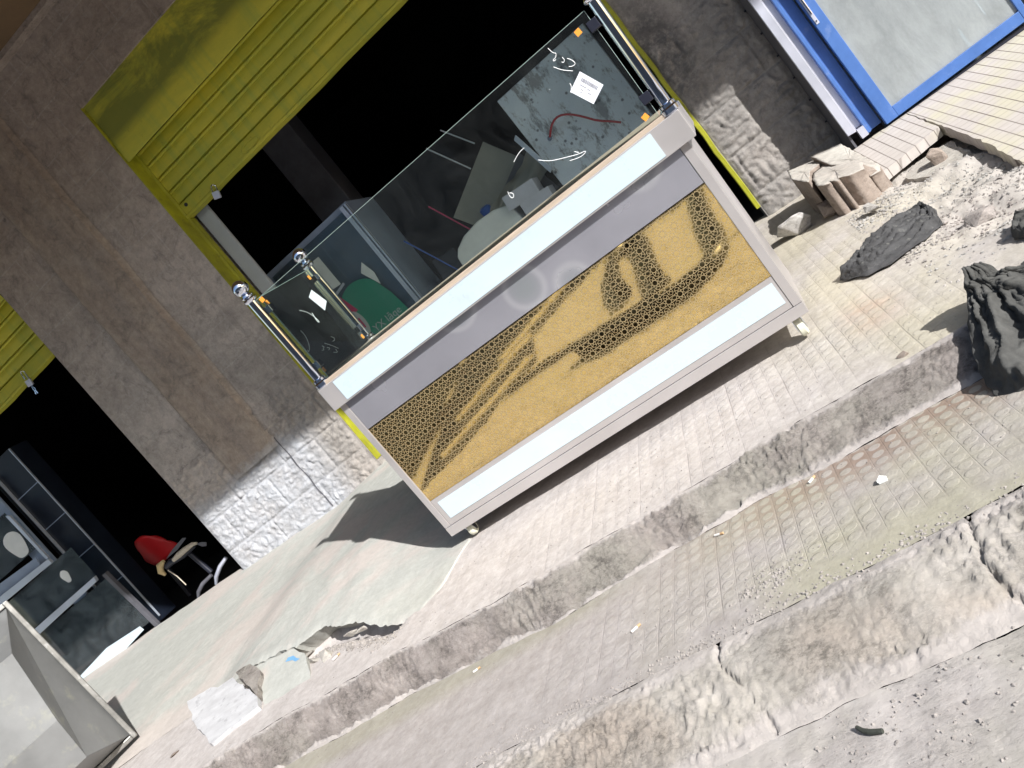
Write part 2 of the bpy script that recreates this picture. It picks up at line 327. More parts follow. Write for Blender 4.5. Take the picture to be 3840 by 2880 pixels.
M['galvrim'] = simple('dirty steel rim', (0.27, 0.265, 0.25), 0.42, 0.6, var=0.25, nscale=9, dirt=((0.66, 0.66, 0.66), 0.6))
M['coldsteel'] = steel('cold steel strip', col=(0.60, 0.66, 0.76), rough=0.35, metal=0.5)
M['navy'] = simple('navy cabinet', (0.010, 0.014, 0.024), 0.35, var=0.3)
M['bluegrey'] = simple('blue grey enamel', (0.27, 0.34, 0.46), 0.4, var=0.15, nscale=3)
M['caster'] = simple('cream caster plastic', (0.72, 0.72, 0.58), 0.45, var=0.06)
M['jeans'] = simple('dark grey denim', (0.085, 0.085, 0.087), 0.95, var=0.4, nscale=14, bump=0.6, bscale=260, dirt=((0.24, 0.24, 0.22), 0.6), spec=0.1)
M['cloth'] = simple('charcoal cloth', (0.088, 0.088, 0.084), 0.97, var=0.4, nscale=12, bump=0.4, bscale=200, dirt=((0.13, 0.13, 0.12), 0.5), spec=0.1)
M['foam'] = simple('yellow foam', (0.60, 0.46, 0.24), 0.95, var=0.12, nscale=20, bump=0.5, bscale=60)
M['foamwhite'] = simple('dusty wadding', (0.58, 0.52, 0.42), 0.95, var=0.15, nscale=22, bump=0.7, bscale=50)
M['red'] = simple('red plastic', (0.60, 0.012, 0.018), 0.5, var=0.1)
M['redhose'] = simple('red hose', (0.42, 0.02, 0.03), 0.4, var=0.1)
M['greydark'] = simple('dark grey plastic', (0.10, 0.10, 0.115), 0.5, var=0.25)
M['cardboard'] = simple('dull cardboard', (0.30, 0.30, 0.26), 0.9, var=0.2, nscale=3)
M['boxgrey'] = simple('grey carton', (0.50, 0.52, 0.60), 0.8, var=0.1)
M['palewhite'] = simple('white enamel', (0.70, 0.73, 0.72), 0.4, var=0.08)
M['greensign'] = simple('green poster', (0.01, 0.22, 0.14), 0.6, var=0.06)
M['palerender'] = simple('pale render', (0.22, 0.22, 0.23), 0.9, var=0.15, nscale=0.6)
M['redsign'] = simple('crimson print', (0.45, 0.02, 0.10), 0.6, var=0.06)
M['greyprint'] = simple('grey print', (0.38, 0.42, 0.42), 0.6, var=0.06)
M['blueitem'] = simple('blue plastic', (0.01, 0.10, 0.45), 0.4, var=0.1)
M['twig'] = simple('dark twig', (0.05, 0.055, 0.045), 0.9, var=0.3, nscale=40, bump=0.5)
M['butt'] = simple('cigarette paper', (0.78, 0.76, 0.72), 0.8, var=0.05)
M['buttend'] = simple('tan cigarette filter', (0.55, 0.36, 0.20), 0.8, var=0.1)
M['greypost'] = simple('grey enamelled board', (0.44, 0.48, 0.52), 0.6, var=0.08, nscale=3)
M['curtain'] = simple('dusty backing sheet', (0.42, 0.48, 0.50), 0.9, var=0.1, nscale=3)
M['bluepaint'] = simple('blue paint smear', (0.16, 0.36, 0.60), 0.8, var=0.2)
def tank():
    t = Mt('flaking grey sheet'); n1 = t.noise(3.5, 6, 0.65, dist=0.5); n2 = t.noise(26, 8, 0.8); n3 = t.noise(9, 8, 0.75, stretch=(1, 1, 0.4))
    c = t.mix(t.mapr(n1, 0.3, 0.7), (0.62, 0.70, 0.80), (0.78, 0.85, 0.92))
    c = t.mix(t.mapr(n3, 0.54, 0.60, 0, 0.75), c, (0.20, 0.19, 0.185))
    c = t.mix(t.mapr(t.noise(5, 10, 0.8, stretch=(1, 1, 0.35), dist=0.3), 0.53, 0.60, 0, 0.7), c, (0.13, 0.13, 0.14)); c = t.mix(t.mapr(t.vor(15).outputs['Distance'], 0.10, 0.20, 0.8, 0), c, (0.07, 0.075, 0.10))
    c = t.mix(t.mapr(n2, 0.62, 0.66, 0, 0.85), c, (0.06, 0.065, 0.09))
    return t.fin(c, 0.6, None, 0.1)
M['tank'] = tank()
def rampm():
    t = Mt('cement screed'); mid = t.noise(7, 8, 0.7); big = t.noise(1.2, 5, 0.6, dist=0.6); fn = t.noise(60, 8, 0.75)
    c = t.mix(t.mapr(mid, 0.3, 0.7), (0.44, 0.445, 0.415), (0.51, 0.515, 0.48))
    c = t.mix(t.mapr(big, 0.48, 0.58, 0, 0.8), c, (0.56, 0.50, 0.465))
    c = t.mix(t.mapr(t.vor(30).outputs['Distance'], 0.02, 0.09, 0.5, 0), c, (0.66, 0.65, 0.62))
    c = t.mix(t.mapr(t.noise(45, 3, 0.8), 0.71, 0.76, 0, 0.5), c, (0.18, 0.17, 0.16))
    c = t.mix(1.0, c, t.mix(t.mapr(t.noise(28, 12, 0.85), 0.36, 0.64), (0.84, 0.84, 0.83), (1.0, 1.0, 1.0)), 'MULTIPLY')
    nm = t.bump(mid, 0.45, 0.014); nm = t.bump(fn, 0.5, 0.003, nm)
    return t.fin(c, 0.92, nm, spec=0.25)
M['ramp'] = rampm()
def slabm():
    t = Mt('grooved paving slab'); x, y, z = t.xyz()
    fx = t.math('ABSOLUTE', t.math('SUBTRACT', t.math('FRACT', t.math('MULTIPLY', x, 1/0.054)), 0.5))
    fy = t.math('ABSOLUTE', t.math('SUBTRACT', t.math('FRACT', t.math('MULTIPLY', y, 1/0.054)), 0.5))
    gx = t.mapr(fx, 0.435, 0.475, 0, 1, True); gy = t.mapr(fy, 0.455, 0.49, 0, 1, True)
    big = t.noise(2.2, 4, 0.6); mid = t.noise(12, 8, 0.7)
    c = t.mix(t.mapr(mid, 0.3, 0.7), (0.47, 0.43, 0.40), (0.55, 0.51, 0.48))
    c = t.mix(t.mapr(big, 0.46, 0.58, 0, 0.8), c, (0.54, 0.51, 0.39))
    dirt = t.mapr(t.noise(3, 5, 0.65), 0.25, 0.6, 0.45, 1)
    c = t.mix(t.math('MULTIPLY', t.math('MAXIMUM', gx, t.math('MULTIPLY', gy, 0.6)), dirt), c, (0.155, 0.13, 0.115))
    nm = t.bump(t.math('MAXIMUM', gx, gy), -0.9, 0.006); nm = t.bump(mid, 0.3, 0.006, nm)
    return t.fin(c, 0.9, nm, spec=0.25)
M['slab'] = slabm()

# ------------------------------------------------------------------ object helpers
COL = sc.collection
def tagp(o, label=None, cat=None, group=None, kind=None):
    if label: o['label'] = label
    if cat: o['category'] = cat
    if group: o['group'] = group
    if kind: o['kind'] = kind
    return o
def empty(name, loc=(0, 0, 0), rz=0.0, **k):
    o = bpy.data.objects.new(name, None); COL.objects.link(o); o.location = loc; o.rotation_euler = (0, 0, rz)
    o.empty_display_size = 0.1
    return tagp(o, **k)
class MB:
    def __init__(s): s.v = []; s.f = []
    def quad(s, *p):
        n = len(s.v); s.v += [tuple(q) for q in p]; s.f.append(tuple(range(n, n+len(p)))); return s
    def box(s, a, b, mat=None):
        x0, y0, z0 = a; x1, y1, z1 = b
        P = [(x0, y0, z0), (x1, y0, z0), (x1, y1, z0), (x0, y1, z0), (x0, y0, z1), (x1, y0, z1), (x1, y1, z1), (x0, y1, z1)]
        if mat: P = [tuple(mat @ Vector(p)) for p in P]
        n = len(s.v); s.v += P
        s.f += [tuple(n+i for i in q) for q in ((0, 3, 2, 1), (4, 5, 6, 7), (0, 1, 5, 4), (1, 2, 6, 5), (2, 3, 7, 6), (3, 0, 4, 7))]
        return s
    def tube(s, pts, r, seg=10, cap=True, closed=False):
        pts = [Vector(p) for p in pts]; n0 = len(s.v); rings = []
        up = None
        for i, p in enumerate(pts):
            if closed: d = pts[(i+1) % len(pts)] - pts[i-1]
            else: d = pts[min(i+1, len(pts)-1)] - pts[max(i-1, 0)]
            d.normalize()
            if up is None: up = Vector((0, 0, 1)) if abs(d.z) < 0.9 else Vector((1, 0, 0))
            a = d.cross(up).normalized(); b = a.cross(d).normalized(); up = b
            rr = r[i] if isinstance(r, (list, tuple)) else r
            rings.append(len(s.v))
            for k in range(seg):
                t = 2*PI*k/seg; s.v.append(tuple(p + a*rr*math.cos(t) + b*rr*math.sin(t)))
        m = len(rings)
        for i in range(m if closed else m-1):
            A = rings[i]; B = rings[(i+1) % m]
            for k in range(seg): s.f.append((A+k, A+(k+1) % seg, B+(k+1) % seg, B+k))
        if cap and not closed:
            s.f.append(tuple(rings[0]+k for k in range(seg))[::-1]); s.f.append(tuple(rings[-1]+k for k in range(seg)))
        return s
    def lathe(s, prof, o=(0, 0, 0), seg=20):
        n = len(s.v); o = Vector(o)
        for r, z in prof:
            for k in range(seg):
                t = 2*PI*k/seg; s.v.append((o.x+r*math.cos(t), o.y+r*math.sin(t), o.z+z))
        for i in range(len(prof)-1):
            for k in range(seg): s.f.append((n+i*seg+k, n+i*seg+(k+1) % seg, n+(i+1)*seg+(k+1) % seg, n+(i+1)*seg+k))
        s.f.append(tuple(n+k for k in range(seg))[::-1]); s.f.append(tuple(n+(len(prof)-1)*seg+k for k in range(seg)))
        return s
    def prism(s, poly, a, b, ax='z'):
        n = len(s.v); k = len(poly)
        def P(p, t): return {'z': (p[0], p[1], t), 'y': (p[0], t, p[1]), 'x': (t, p[0], p[1])}[ax]
        s.v += [P(p, a) for p in poly] + [P(p, b) for p in poly]
        s.f.append(tuple(range(n+k-1, n-1, -1))); s.f.append(tuple(range(n+k, n+2*k)))
        for i in range(k): s.f.append((n+i, n+(i+1) % k, n+k+(i+1) % k, n+k+i))
        return s
    def strip(s, pts, wd, nrm):
        pts = [Vector(p) for p in pts]; nrm = Vector(nrm)
        for a, b in zip(pts, pts[1:]):
            d = (b-a).normalized(); c = d.cross(nrm)*wd/2
            s.quad(a-c, b-c, b+c, a+c)
        return s
    def build(s, name, mat, parent=None, smooth=False, bevel=0.0, fixn=True, **k):
        me = bpy.data.meshes.new(name); me.from_pydata(s.v, [], s.f)
        if fixn:
            bm = bmesh.new(); bm.from_mesh(me); bmesh.ops.recalc_face_normals(bm, faces=bm.faces); bm.to_mesh(me); bm.free()
        me.materials.append(mat); me.update()
        o = bpy.data.objects.new(name, me); COL.objects.link(o)
        if parent is not None: o.parent = parent
        if smooth:
            me.polygons.foreach_set('use_smooth', [True]*len(me.polygons))
            if smooth != 'all': me.set_sharp_from_angle(angle=math.radians(38))
        if bevel:
            bv = o.modifiers.new('bevel', 'BEVEL'); bv.width = bevel; bv.segments = 2; bv.limit_method = 'ANGLE'
        return tagp(o, **k)
def copy_tree(o, parent=None):
    c = o.copy(); COL.objects.link(c)
    if parent is not None: c.parent = parent
    for ch in [x for x in bpy.data.objects if x.parent == o]: copy_tree(ch, c)
    return c
def text_mesh(name, txt, size, mat, parent, mtx, extrude=0.0005):
    cu = bpy.data.curves.new(name, 'FONT'); cu.body = txt; cu.size = size; cu.extrude = extrude
    to = bpy.data.objects.new(name, cu); COL.objects.link(to)
    bpy.context.view_layer.update()
    me = bpy.data.meshes.new_from_object(to.evaluated_get(bpy.context.evaluated_depsgraph_get()))
    bpy.data.objects.remove(to)
    me.materials.append(mat); o = bpy.data.objects.new(name, me); COL.objects.link(o); o.parent = parent; o.matrix_local = mtx
    return o
def fbm(x, y, z=0.0, s=1.0, oc=4):
    return noise.fractal(Vector((x*s, y*s, z)), 0.8, 2.0, oc)
def sst(a, b, t):
    t = max(0.0, min(1.0, (t-a)/(b-a))); return t*t*(3-2*t)
def rock(mb, c, r, seed, flat=0.7, n=2):
    """angular stone: convex hull of scattered points, subdivided and roughened"""
    rg = random.Random(seed*77+5); sx, sy, sz = (r, r, r*flat) if not isinstance(r, (tuple, list)) else r
    bm = bmesh.new()
    for i in range(11):
        v = Vector((rg.uniform(-1, 1), rg.uniform(-1, 1), rg.uniform(-1, 1))); v = v.normalized()*rg.uniform(0.85, 1.05)
        v = Vector((max(-.8, min(.8, v.x)), max(-.8, min(.8, v.y)), max(-.7, min(.75, v.z))))
        bm.verts.new((v.x*sx*1.2, v.y*sy*1.2, v.z*sz*1.25))
    h = bmesh.ops.convex_hull(bm, input=bm.verts)
    bmesh.ops.delete(bm, geom=[g for g in h['geom_interior'] if isinstance(g, bmesh.types.BMVert)], context='VERTS')
    bmesh.ops.triangulate(bm, faces=bm.faces)
    for _ in range(n): bmesh.ops.subdivide_edges(bm, edges=bm.edges, cuts=1, use_grid_fill=True)
    bmesh.ops.smooth_vert(bm, verts=bm.verts, factor=0.3, use_axis_x=True, use_axis_y=True, use_axis_z=True)
    st = len(mb.v); bm.verts.index_update()
    for v in bm.verts:
        k = 1+0.09*noise.noise(v.co*(1.6/max(sx, sy))+Vector((seed, 0, 0)))+0.04*noise.noise(v.co*(6/max(sx, sy)))
        mb.v.append((c[0]+v.co.x*k, c[1]+v.co.y*k, c[2]+v.co.z*k))
    for f in bm.faces: mb.f.append(tuple(st+v.index for v in f.verts))
    bm.free()

# ------------------------------------------------------------------ ground
def up(x, y): return -0.02 - 0.045*(x+0.86) + 0.085*(y-3.12)
def lo(x): return -0.22 - 0.03*x
def rd(x): return -0.34 - 0.03*x
def ybot(x): return 2.40 + 0.045*fbm(x, 3, 2.1, 1.3, 4) - 0.04*sst(-0.9, -0.1, x) + 0.06*sst(-1.2, -2.2, x)
def ytop(x): return max(2.505 + 0.030*fbm(x, 0, 1.7, 1.6, 4), ybot(x)+0.085)
def k2t(x): return 1.80 + 0.02*fbm(x, 8, 1.0, 2.0, 3) - 0.03*sst(-0.9, 0, x)
def k2b(x): return 1.545 + 0.03*fbm(x, 12, 1.0, 2.0, 4)
FE = [(-7.5, 2.75), (-4.6, 2.9), (-3.75, 3.10), (-3.52, 3.12), (-3.2, 3.12), (-3.0, 3.11), (-2.80, 3.07), (-2.66, 3.02), (-2.49, 3.04), (-2.26, 2.93), (-2.05, 2.80), (-1.85, 2.72), (-1.76, 2.86), (-1.71, 3.10), (-1.66, 3.22)]
def fe(x):
    for (a, ya), (b, yb) in zip(FE, FE[1:]):
        if a <= x <= b: return ya+(yb-ya)*(x-a)/(b-a)
    return FE[-1][1]
def H(x, y):
    b, tp = ybot(x), ytop(x)
    if y >= tp:
        z = up(x, y)
        # rubble hollow beside the raised slabs
        h = sst(0.40, 0.75, x)*sst(2.9, 3.25, y)*(1-sst(4.75, 5.0, y))
        z += h*(-0.05 + 0.035*fbm(x, y, 0, 6, 5)) - 0.05*sst(0.8, 1.1, x)*sst(3.0, 3.4, y)
        # hollow under the broken cement edge
        hh = sst(-2.72, -2.6, x)*(1-sst(-2.1, -1.9, x))*math.exp(-((y-fe(x)-0.03)/0.075)**2)
        z -= 0.06*hh
        return z
    if y > b:
        t = (y-b)/(tp-b); return lo(x)+(up(x, tp)-lo(x))*sst(-0.12, 1.02, t)
    if y > k2t(x): return lo(x)
    if y > k2b(x):
        t = (y-k2b(x))/(k2t(x)-k2b(x)); return rd(x)+(lo(x)-rd(x))*sst(-0.05, 0.95, t)**0.75
    return rd(x)
CR1 = [(x0*0.06-3.2, ybot(x0*0.06-3.2)+0.016+0.022*noise.noise(Vector((x0*0.06*7, 0, 3)))) for x0 in range(46)]
CR2 = [(-0.62, 1.79), (-0.63, 1.72), (-0.60, 1.66), (-0.575, 1.60), (-0.56, 1.54)]
CR3 = [(0.02, 1.80), (0.0, 1.73), (-0.02, 1.66), (-0.015, 1.60), (0.01, 1.55)]
def segd(x, y, L):
    best = 9; 
    for (ax, ay), (bx, by) in zip(L, L[1:]):
        dx, dy = bx-ax, by-ay; t = max(0, min(1, ((x-ax)*dx+(y-ay)*dy)/(dx*dx+dy*dy)))
        d = math.hypot(x-ax-t*dx, y-ay-t*dy)
        if d < best: best = d
    return best
def patch(name, xs, yf, ny, mat, amp, freq, cracks=None, rough2=0.0, **k):
    mb = MB(); nx = len(xs)
    for i, x in enumerate(xs):
        y0, y1 = yf(x)
        for j in range(ny+1):
            s = j/ny; y = y0+(y1-y0)*s; z = H(x, y)
            ed = min(1, min(s, 1-s)*8) if rough2 else 1
            z += amp*fbm(x, y, 0.3, freq, 6)
            if rough2:
                q1 = noise.noise(Vector((x*34, y*46, 2))); q2 = noise.noise(Vector((x*62, y*84, 7))); q3 = noise.noise(Vector((x*15, y*22, 5)))
                wh = 0.35+0.9*sst(-0.25, 0.35, noise.noise(Vector((x*5, y*5, 9))))
                z += rough2*ed*wh*(1.0*(abs(q1)-0.25) + 1.5*(0.3-abs(q2)) + 0.6*q3)
            if cracks:
                for L, wd, dp in cracks:
                    d = abs(segd(x, y, L)+0.006*noise.noise(Vector((x*30, y*30, 0))))*(1+0.6*noise.noise(Vector((x*20, y*20, 0))))
                    if d < wd: z -= dp*(1-d/wd)
            mb.v.append((x, y, z))
    for i in range(nx-1):
        for j in range(ny):
            a = i*(ny+1)+j; mb.f.append((a, a+ny+1, a+ny+2, a+1))
    o = mb.build(name, mat, None, 'all', kind='structure', **k)
    if rough2:
        at = o.data.attributes.new('edge', 'FLOAT', 'POINT')
        at.data.foreach_set('value', [abs((i % (ny+1))/ny*2-1)**1.5 for i in range(len(o.data.vertices))])
    return o
def rng(a, b, st):
    n = max(1, int(round((b-a)/st))); return [a+(b-a)*i/n for i in range(n+1)]
XS = rng(-14, -4.0, 0.35)[:-1] + rng(-4.0, 0.75, 0.007)[:-1] + rng(0.75, 1.0, 0.02)[:-1] + rng(1.0, 14, 0.5)
XC = rng(-14, -4.2, 0.4)[:-1] + rng(-4.2, 2.2, 0.035)[:-1] + rng(2.2, 14, 0.6)
patch('road', rng(-60, -14, 4)[:-1]+XC[:-1]+rng(14, 60, 4), lambda x: (-60, -2), 14, M['road'], 0.0, 1)
patch('road', XC, lambda x: (-2, 0.9), 14, M['road'], 0.004, 3)
patch('road', XS, lambda x: (0.9, k2b(x)), 26, M['road'], 0.006, 6)
patch('kerb', XS, lambda x: (k2b(x), k2t(x)), 44, M['kerb2'], 0.0035, 14, [(CR2, 0.005, 0.02), (CR3, 0.006, 0.022)], 0.011)
patch('lower_pavement', XS, lambda x: (k2t(x), ybot(x)), 30, M['pave_lo'], 0.003, 4)
patch('kerb', XS, lambda x: (ybot(x), ytop(x)), 30, M['kerb1'], 0.003, 16, [(CR1, 0.008, 0.030)], 0.014)
patch('upper_pavement', XS, lambda x: (ytop(x), 5.3), 80, M['pave_up'], 0.004, 4)
# cement ramp in front of the left doorway
mb = MB(); xs = rng(-9, -3.9, 0.1)[:-1]+rng(-3.9, -1.66, 0.018); ny = 44
def rth(x): return 0.003 + 0.064*sst(-1.85, -2.5, x)*(1-0.92*sst(-2.95, -3.45, x))
for x in xs:
    y0 = fe(x) + 0.018*fbm(x, 1, 0, 7, 6) + 0.012*noise.noise(Vector((x*45, 2, 0))) + 0.014*abs(noise.noise(Vector((x*22, 6, 0))))
    t = rth(x)
    hol = sst(-2.72, -2.6, x)*(1-sst(-2.1, -1.95, x)); mb.v.append((x, y0+0.03+0.12*hol, up(x, y0)-0.06)); mb.v.append((x, y0+0.012+0.012*noise.noise(Vector((x*40, 0, 0)))+0.02*hol, up(x, y0)+t*0.40))
    for j in range(ny+1):
        y = y0+(5.3-y0)*(j/ny)**1.15
        z = up(x, y)+t+0.006*fbm(x, y, 4, 3, 4)+0.03*sst(0, 0.6, y-y0)*sst(-1.8, -2.6, x)
        if j == 0: z -= (0.004 if x < -3.4 else 0.008)+(0.0 if x < -3.4 else 0.012)*abs(noise.noise(Vector((x*50, 5, 0))))
        if j == 1: z -= 0.008*abs(noise.noise(Vector((x*60, 9, 0))))
        mb.v.append((x, y, z))
n = ny+3
for i in range(len(xs)-1):
    for j in range(n-1): a = i*n+j; mb.f.append((a, a+n, a+n+1, a+1))
mb.build('ramp', M['ramp'], None, True, kind='structure')
def ramp_z(x, y): return up(x, y)+rth(x)+0.03*sst(0, 0.6, y-fe(x))*sst(-1.8, -2.6, x)
# shop floor
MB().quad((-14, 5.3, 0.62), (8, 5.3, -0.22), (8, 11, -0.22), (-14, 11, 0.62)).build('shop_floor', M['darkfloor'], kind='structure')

# loose gravel
mb = MB(); random.seed(11)
def pebble(x, y, r, z=None):
    z = H(x, y) if z is None else z
    n = len(mb.v); a = random.random()*6.28
    pts = [(math.cos(a+k*2*PI/5)*r*random.uniform(.6, 1.2), math.sin(a+k*2*PI/5)*r*random.uniform(.6, 1.2), random.uniform(-.3, .25)*r) for k in range(5)]
    pts += [(random.uniform(-.3, .3)*r, random.uniform(-.3, .3)*r, r*random.uniform(.5, .9)), (0, 0, -r*.6)]
    mb.v += [(x+p[0], y+p[1], z+p[2]) for p in pts]
    for k in range(5): mb.f.append((n+k, n+(k+1) % 5, n+5)); mb.f.append((n+(k+1) % 5, n+k, n+6))
for i in range(14000):
    x = random.uniform(0.38, 2.0); y = random.uniform(2.75, 4.75)
    if x < 0.62 and y < 3.2 and random.random() < 0.75: continue
    if x < 0.45+0.2*random.random() and y > 4.2: continue
    pebble(x, y, random.choice((.0025, .003, .004, .005, .006, .007, .009)) if random.random() < 0.985 else random.uniform(.010, .018))
mb.build('gravel', M['rubble'], kind='stuff')
mb = MB()
for i in range(2600):
    x = random.gauss(-0.6, 0.9); y = random.uniform(0.95, 1.55); pebble(x, y, random.choice((.002, .0025, .003, .004, .006)))
for i in range(900):
    x = random.uniform(-1.8, 0.3); y = k2t(x)+random.gauss(0.02, 0.018); pebble(x, y, random.choice((.002, .003, .004, .006)))
for i in range(700):
    x = random.uniform(-3, 0.4); y = random.uniform(1.85, 2.42); pebble(x, y, random.choice((.0015, .002, .003)))
for i in range(700):
    x = random.uniform(-3, 0.4); y = random.uniform(2.52, 3.1); pebble(x, y, random.choice((.0015, .002, .003)))
for i in range(420):
    x = random.uniform(-2.75, -1.95); y = fe(x)-0.08+random.gauss(0, 0.03); pebble(x, y, random.choice((.004, .006, .008, .012)))
for i in range(160):
    x = -0.45+random.gauss(0, 0.05); y = 1.93+random.gauss(0, 0.03); pebble(x, y, random.choice((.003, .005, .007)))
mb.build('grit', M['gritstone'], kind='stuff')

# ------------------------------------------------------------------ building
bd = empty('shop_building', (0, 5.2, 0), label='stone block shop row with brown pilaster, dark doorways and sunlit foot', cat='building')
def bpart(name, mb, mat, **k):
    o = mb.build(name, mat, None, **k); o.parent = bd; o.matrix_parent_inverse = Matrix.Translation((0, -5.2, 0)); return o
bpart('stone_pillar', MB().box((-4.46, 5.2, -0.3), (-2.935, 5.62, 4.12)), M['wall'])
bpart('stone_pillar', MB().box((0.155, 5.2, -0.3), (8, 5.62, 4.12)), M['wall'])
bpart('stone_pillar', MB().box((-14, 5.2, -0.3), (-7.9, 5.62, 4.12)), M['wall'])
bpart('lintel', MB().box((-2.933, 5.2, 3.53), (0.153, 5.62, 4.12)), M['wall'])
bpart('lintel', MB().box((-7.898, 5.2, 3.53), (-4.462, 5.62, 4.12)), M['wall'])
def rockface(x0, x1, z0, z1, nm_):
    mb = MB(); xs = rng(x0, x1, 0.009); zs = rng(z0, z1, 0.009); n = len(zs)
    for x in xs:
        for z in zs:
            row = math.floor(z/0.265); u = (x+row*0.31) % 0.52; v = z % 0.265
            jt = min(min(u, 0.52-u), min(v, 0.265-v)); ed = min(1, min(x-x0, x1-x, (z1-z)*0.6)/0.03)
            d = 0.012*(0.5+0.5*fbm(x, z, 3, 5, 5)) + 0.022*abs(noise.noise(Vector((x*17+fbm(x, z, 1, 4, 2), z*22, 1)))) + 0.012*abs(noise.noise(Vector((x*40, z*52, 4))))
            d *= sst(0.002, 0.014, jt)*0.9+0.1
            mb.v.append((x, 5.197-max(0, ed)*d, z))
    for i in range(len(xs)-1):
        for j in range(n-1): a = i*n+j; mb.f.append((a, a+n, a+n+1, a+1))
    bpart(nm_, mb, M['wall'], smooth='all')
rockface(-4.458, -2.95, 0.20, 1.25, 'rock_face')
rockface(0.165, 0.715, 0.0, 1.35, 'rock_face')
# brown streaked pilaster
mb = MB(); pts = [(-3.965, 5.198), (-3.93, 5.165), (-3.71, 5.15), (-3.49, 5.165), (-3.455, 5.198)]
zs = rng(0.93, 4.12, 0.08)
for z in zs:
    for (x, y) in pts: mb.v.append((x+0.012*fbm(z, x, 0, 2, 3), y, z+0.05*noise.noise(Vector((x*6, 0, 0)))*(z == zs[0])))
for i in range(len(zs)-1):
    for j in range(4): a = i*5+j; mb.f.append((a, a+1, a+6, a+5))
bpart('pilaster', mb, M['wall'], smooth=True)
mb = MB(); gp = []
for k in range(24):
    z = 0.33+0.66*k/23; gp.append((-3.455+0.01*noise.noise(Vector((0, z*9, 0))), 5.180, z))
mb.tube(gp, [0.004+0.004*abs(noise.noise(Vector((i*.7, 1, 1)))) for i in range(24)], 6)
bpart('dark_line', mb, M['greydark'])  # dark tube continuing the pilaster's right edge downwards
bpart('balcony', MB().box((-14, 1.55, 4.122), (8, 5.62, 4.34)), M['soffit'])
bpart('joint_strip', MB().box((-14, 5.12, 4.085), (8, 5.199, 4.1215)), M['brownstone'])  # brown strip drawing the dark joint under the soffit
bpart('upper_wall', MB().box((-14, 5.2, 4.342), (8, 5.6, 8.5)), M['wall'])
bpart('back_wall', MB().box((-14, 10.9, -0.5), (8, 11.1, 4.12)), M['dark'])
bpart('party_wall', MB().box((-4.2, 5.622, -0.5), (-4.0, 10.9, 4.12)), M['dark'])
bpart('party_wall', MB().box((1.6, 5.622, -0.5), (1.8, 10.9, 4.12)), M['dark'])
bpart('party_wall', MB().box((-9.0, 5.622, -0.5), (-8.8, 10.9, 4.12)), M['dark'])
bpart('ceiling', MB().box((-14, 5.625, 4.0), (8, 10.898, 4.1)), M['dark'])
bpart('column', MB().box((-2.62, 6.5, 0), (-2.30, 6.8, 4.11)), M['greydark'], bevel=0.01)

# ------------------------------------------------------------------ shutters
def shutter(x0, x1, label, open_r=True):
    r = empty('roller_shutter', (x0, 5.37, 2.56), label=label, cat='shutter', group='lime yellow roller shutters over the doorways')
    def pt(name, mb, mat, **k):
        o = mb.build(name, mat, None, **k); o.parent = r; o.matrix_parent_inverse = Matrix.Translation((-x0, -5.37, -2.56)); return o
    # housing board, flat with a rolled lower lip
    mb = MB(); prof = [(5.216, 3.535), (5.218, 3.30), (5.213, 3.22), (5.208, 3.10), (5.214, 3.065), (5.36, 3.128)]
    xs = rng(x0, x1, 0.12)
    for x in xs:
        for (y, z) in prof: mb.v.append((x, y+0.004*fbm(x, z, 0, 2, 3), z+0.004*noise.noise(Vector((x*2, 1, z)))))
    for i in range(len(xs)-1):
        for j in range(5): a = i*6+j; mb.f.append((a, a+6, a+7, a+1))
    pt('housing_board', mb, M['shutter'], smooth=True)
    # slats: each a bulged profile with a rolled joint
    zj = [3.13, 3.02, 2.905, 2.79, 2.68]
    prof = []
    for a, b in zip(zj, zj[1:]):
        hgt = a-b
        prof += [(5.378, a), (5.356, a-0.005), (5.348, a-0.014), (5.350, a-0.022), (5.360, a-0.027), (5.355, a-0.033), (5.351, a-hgt*0.6), (5.354, b+0.006)]
    prof.append((5.372, 2.68))
    mb = MB(); m = len(prof)
    for x in xs:
        for (y, z) in prof: mb.v.append((x, y+0.003*fbm(x, z, 3, 3, 3), z+0.003*noise.noise(Vector((x*1.5, 2, z)))))
    for i in range(len(xs)-1):
        for j in range(m-1): a = i*m+j; mb.f.append((a, a+m, a+m+1, a+1))
    pt('slat_curtain', mb, M['shutter'], smooth=True)
    mb = MB(); prof = [(5.375, 2.678), (5.348, 2.67), (5.340, 2.655), (5.340, 2.585), (5.325, 2.578), (5.325, 2.562), (5.35, 2.556), (5.39, 2.556)]
    m = len(prof)
    for x in xs:
        w_ = 0.012*fbm(x, 0, 9, 1.4, 4)
        for q, (y, z) in enumerate(prof): mb.v.append((x, y, z+(w_ if q > 3 else 0)))
    for i in range(len(xs)-1):
        for j in range(m-1): a = i*m+j; mb.f.append((a, a+m, a+m+1, a+1))
    br = pt('bottom_rail', mb, M['shutter'], smooth=True)
    lz = 2.61
    c = x1-1.0 if x0 < -5 else -2.2
    mb = MB(); ring = [(c+0.075*math.cos(t), 5.335, lz+0.026*math.sin(t)) for t in [2*PI*k/24 for k in range(24)]]
    mb.tube(ring, 0.004, 6, closed=True)
    o = mb.build('handle_emboss', M['shutter'], None, True); o.parent = r; o.matrix_parent_inverse = Matrix.Translation((-x0, -5.37, -2.56))
    if x0 > -5:
        pt('bolt_hole', MB().tube([(-2.865, 5.337, 2.640), (-2.865, 5.345, 2.640)], 0.014, 14), M['black'])
    return r
s1 = shutter(-2.925, 0.13, 'lime yellow roller shutter half raised above the glass topped counter')
s2 = shutter(-7.88, -4.472, 'lime yellow roller shutter at the left edge with an open padlock and keys hanging')
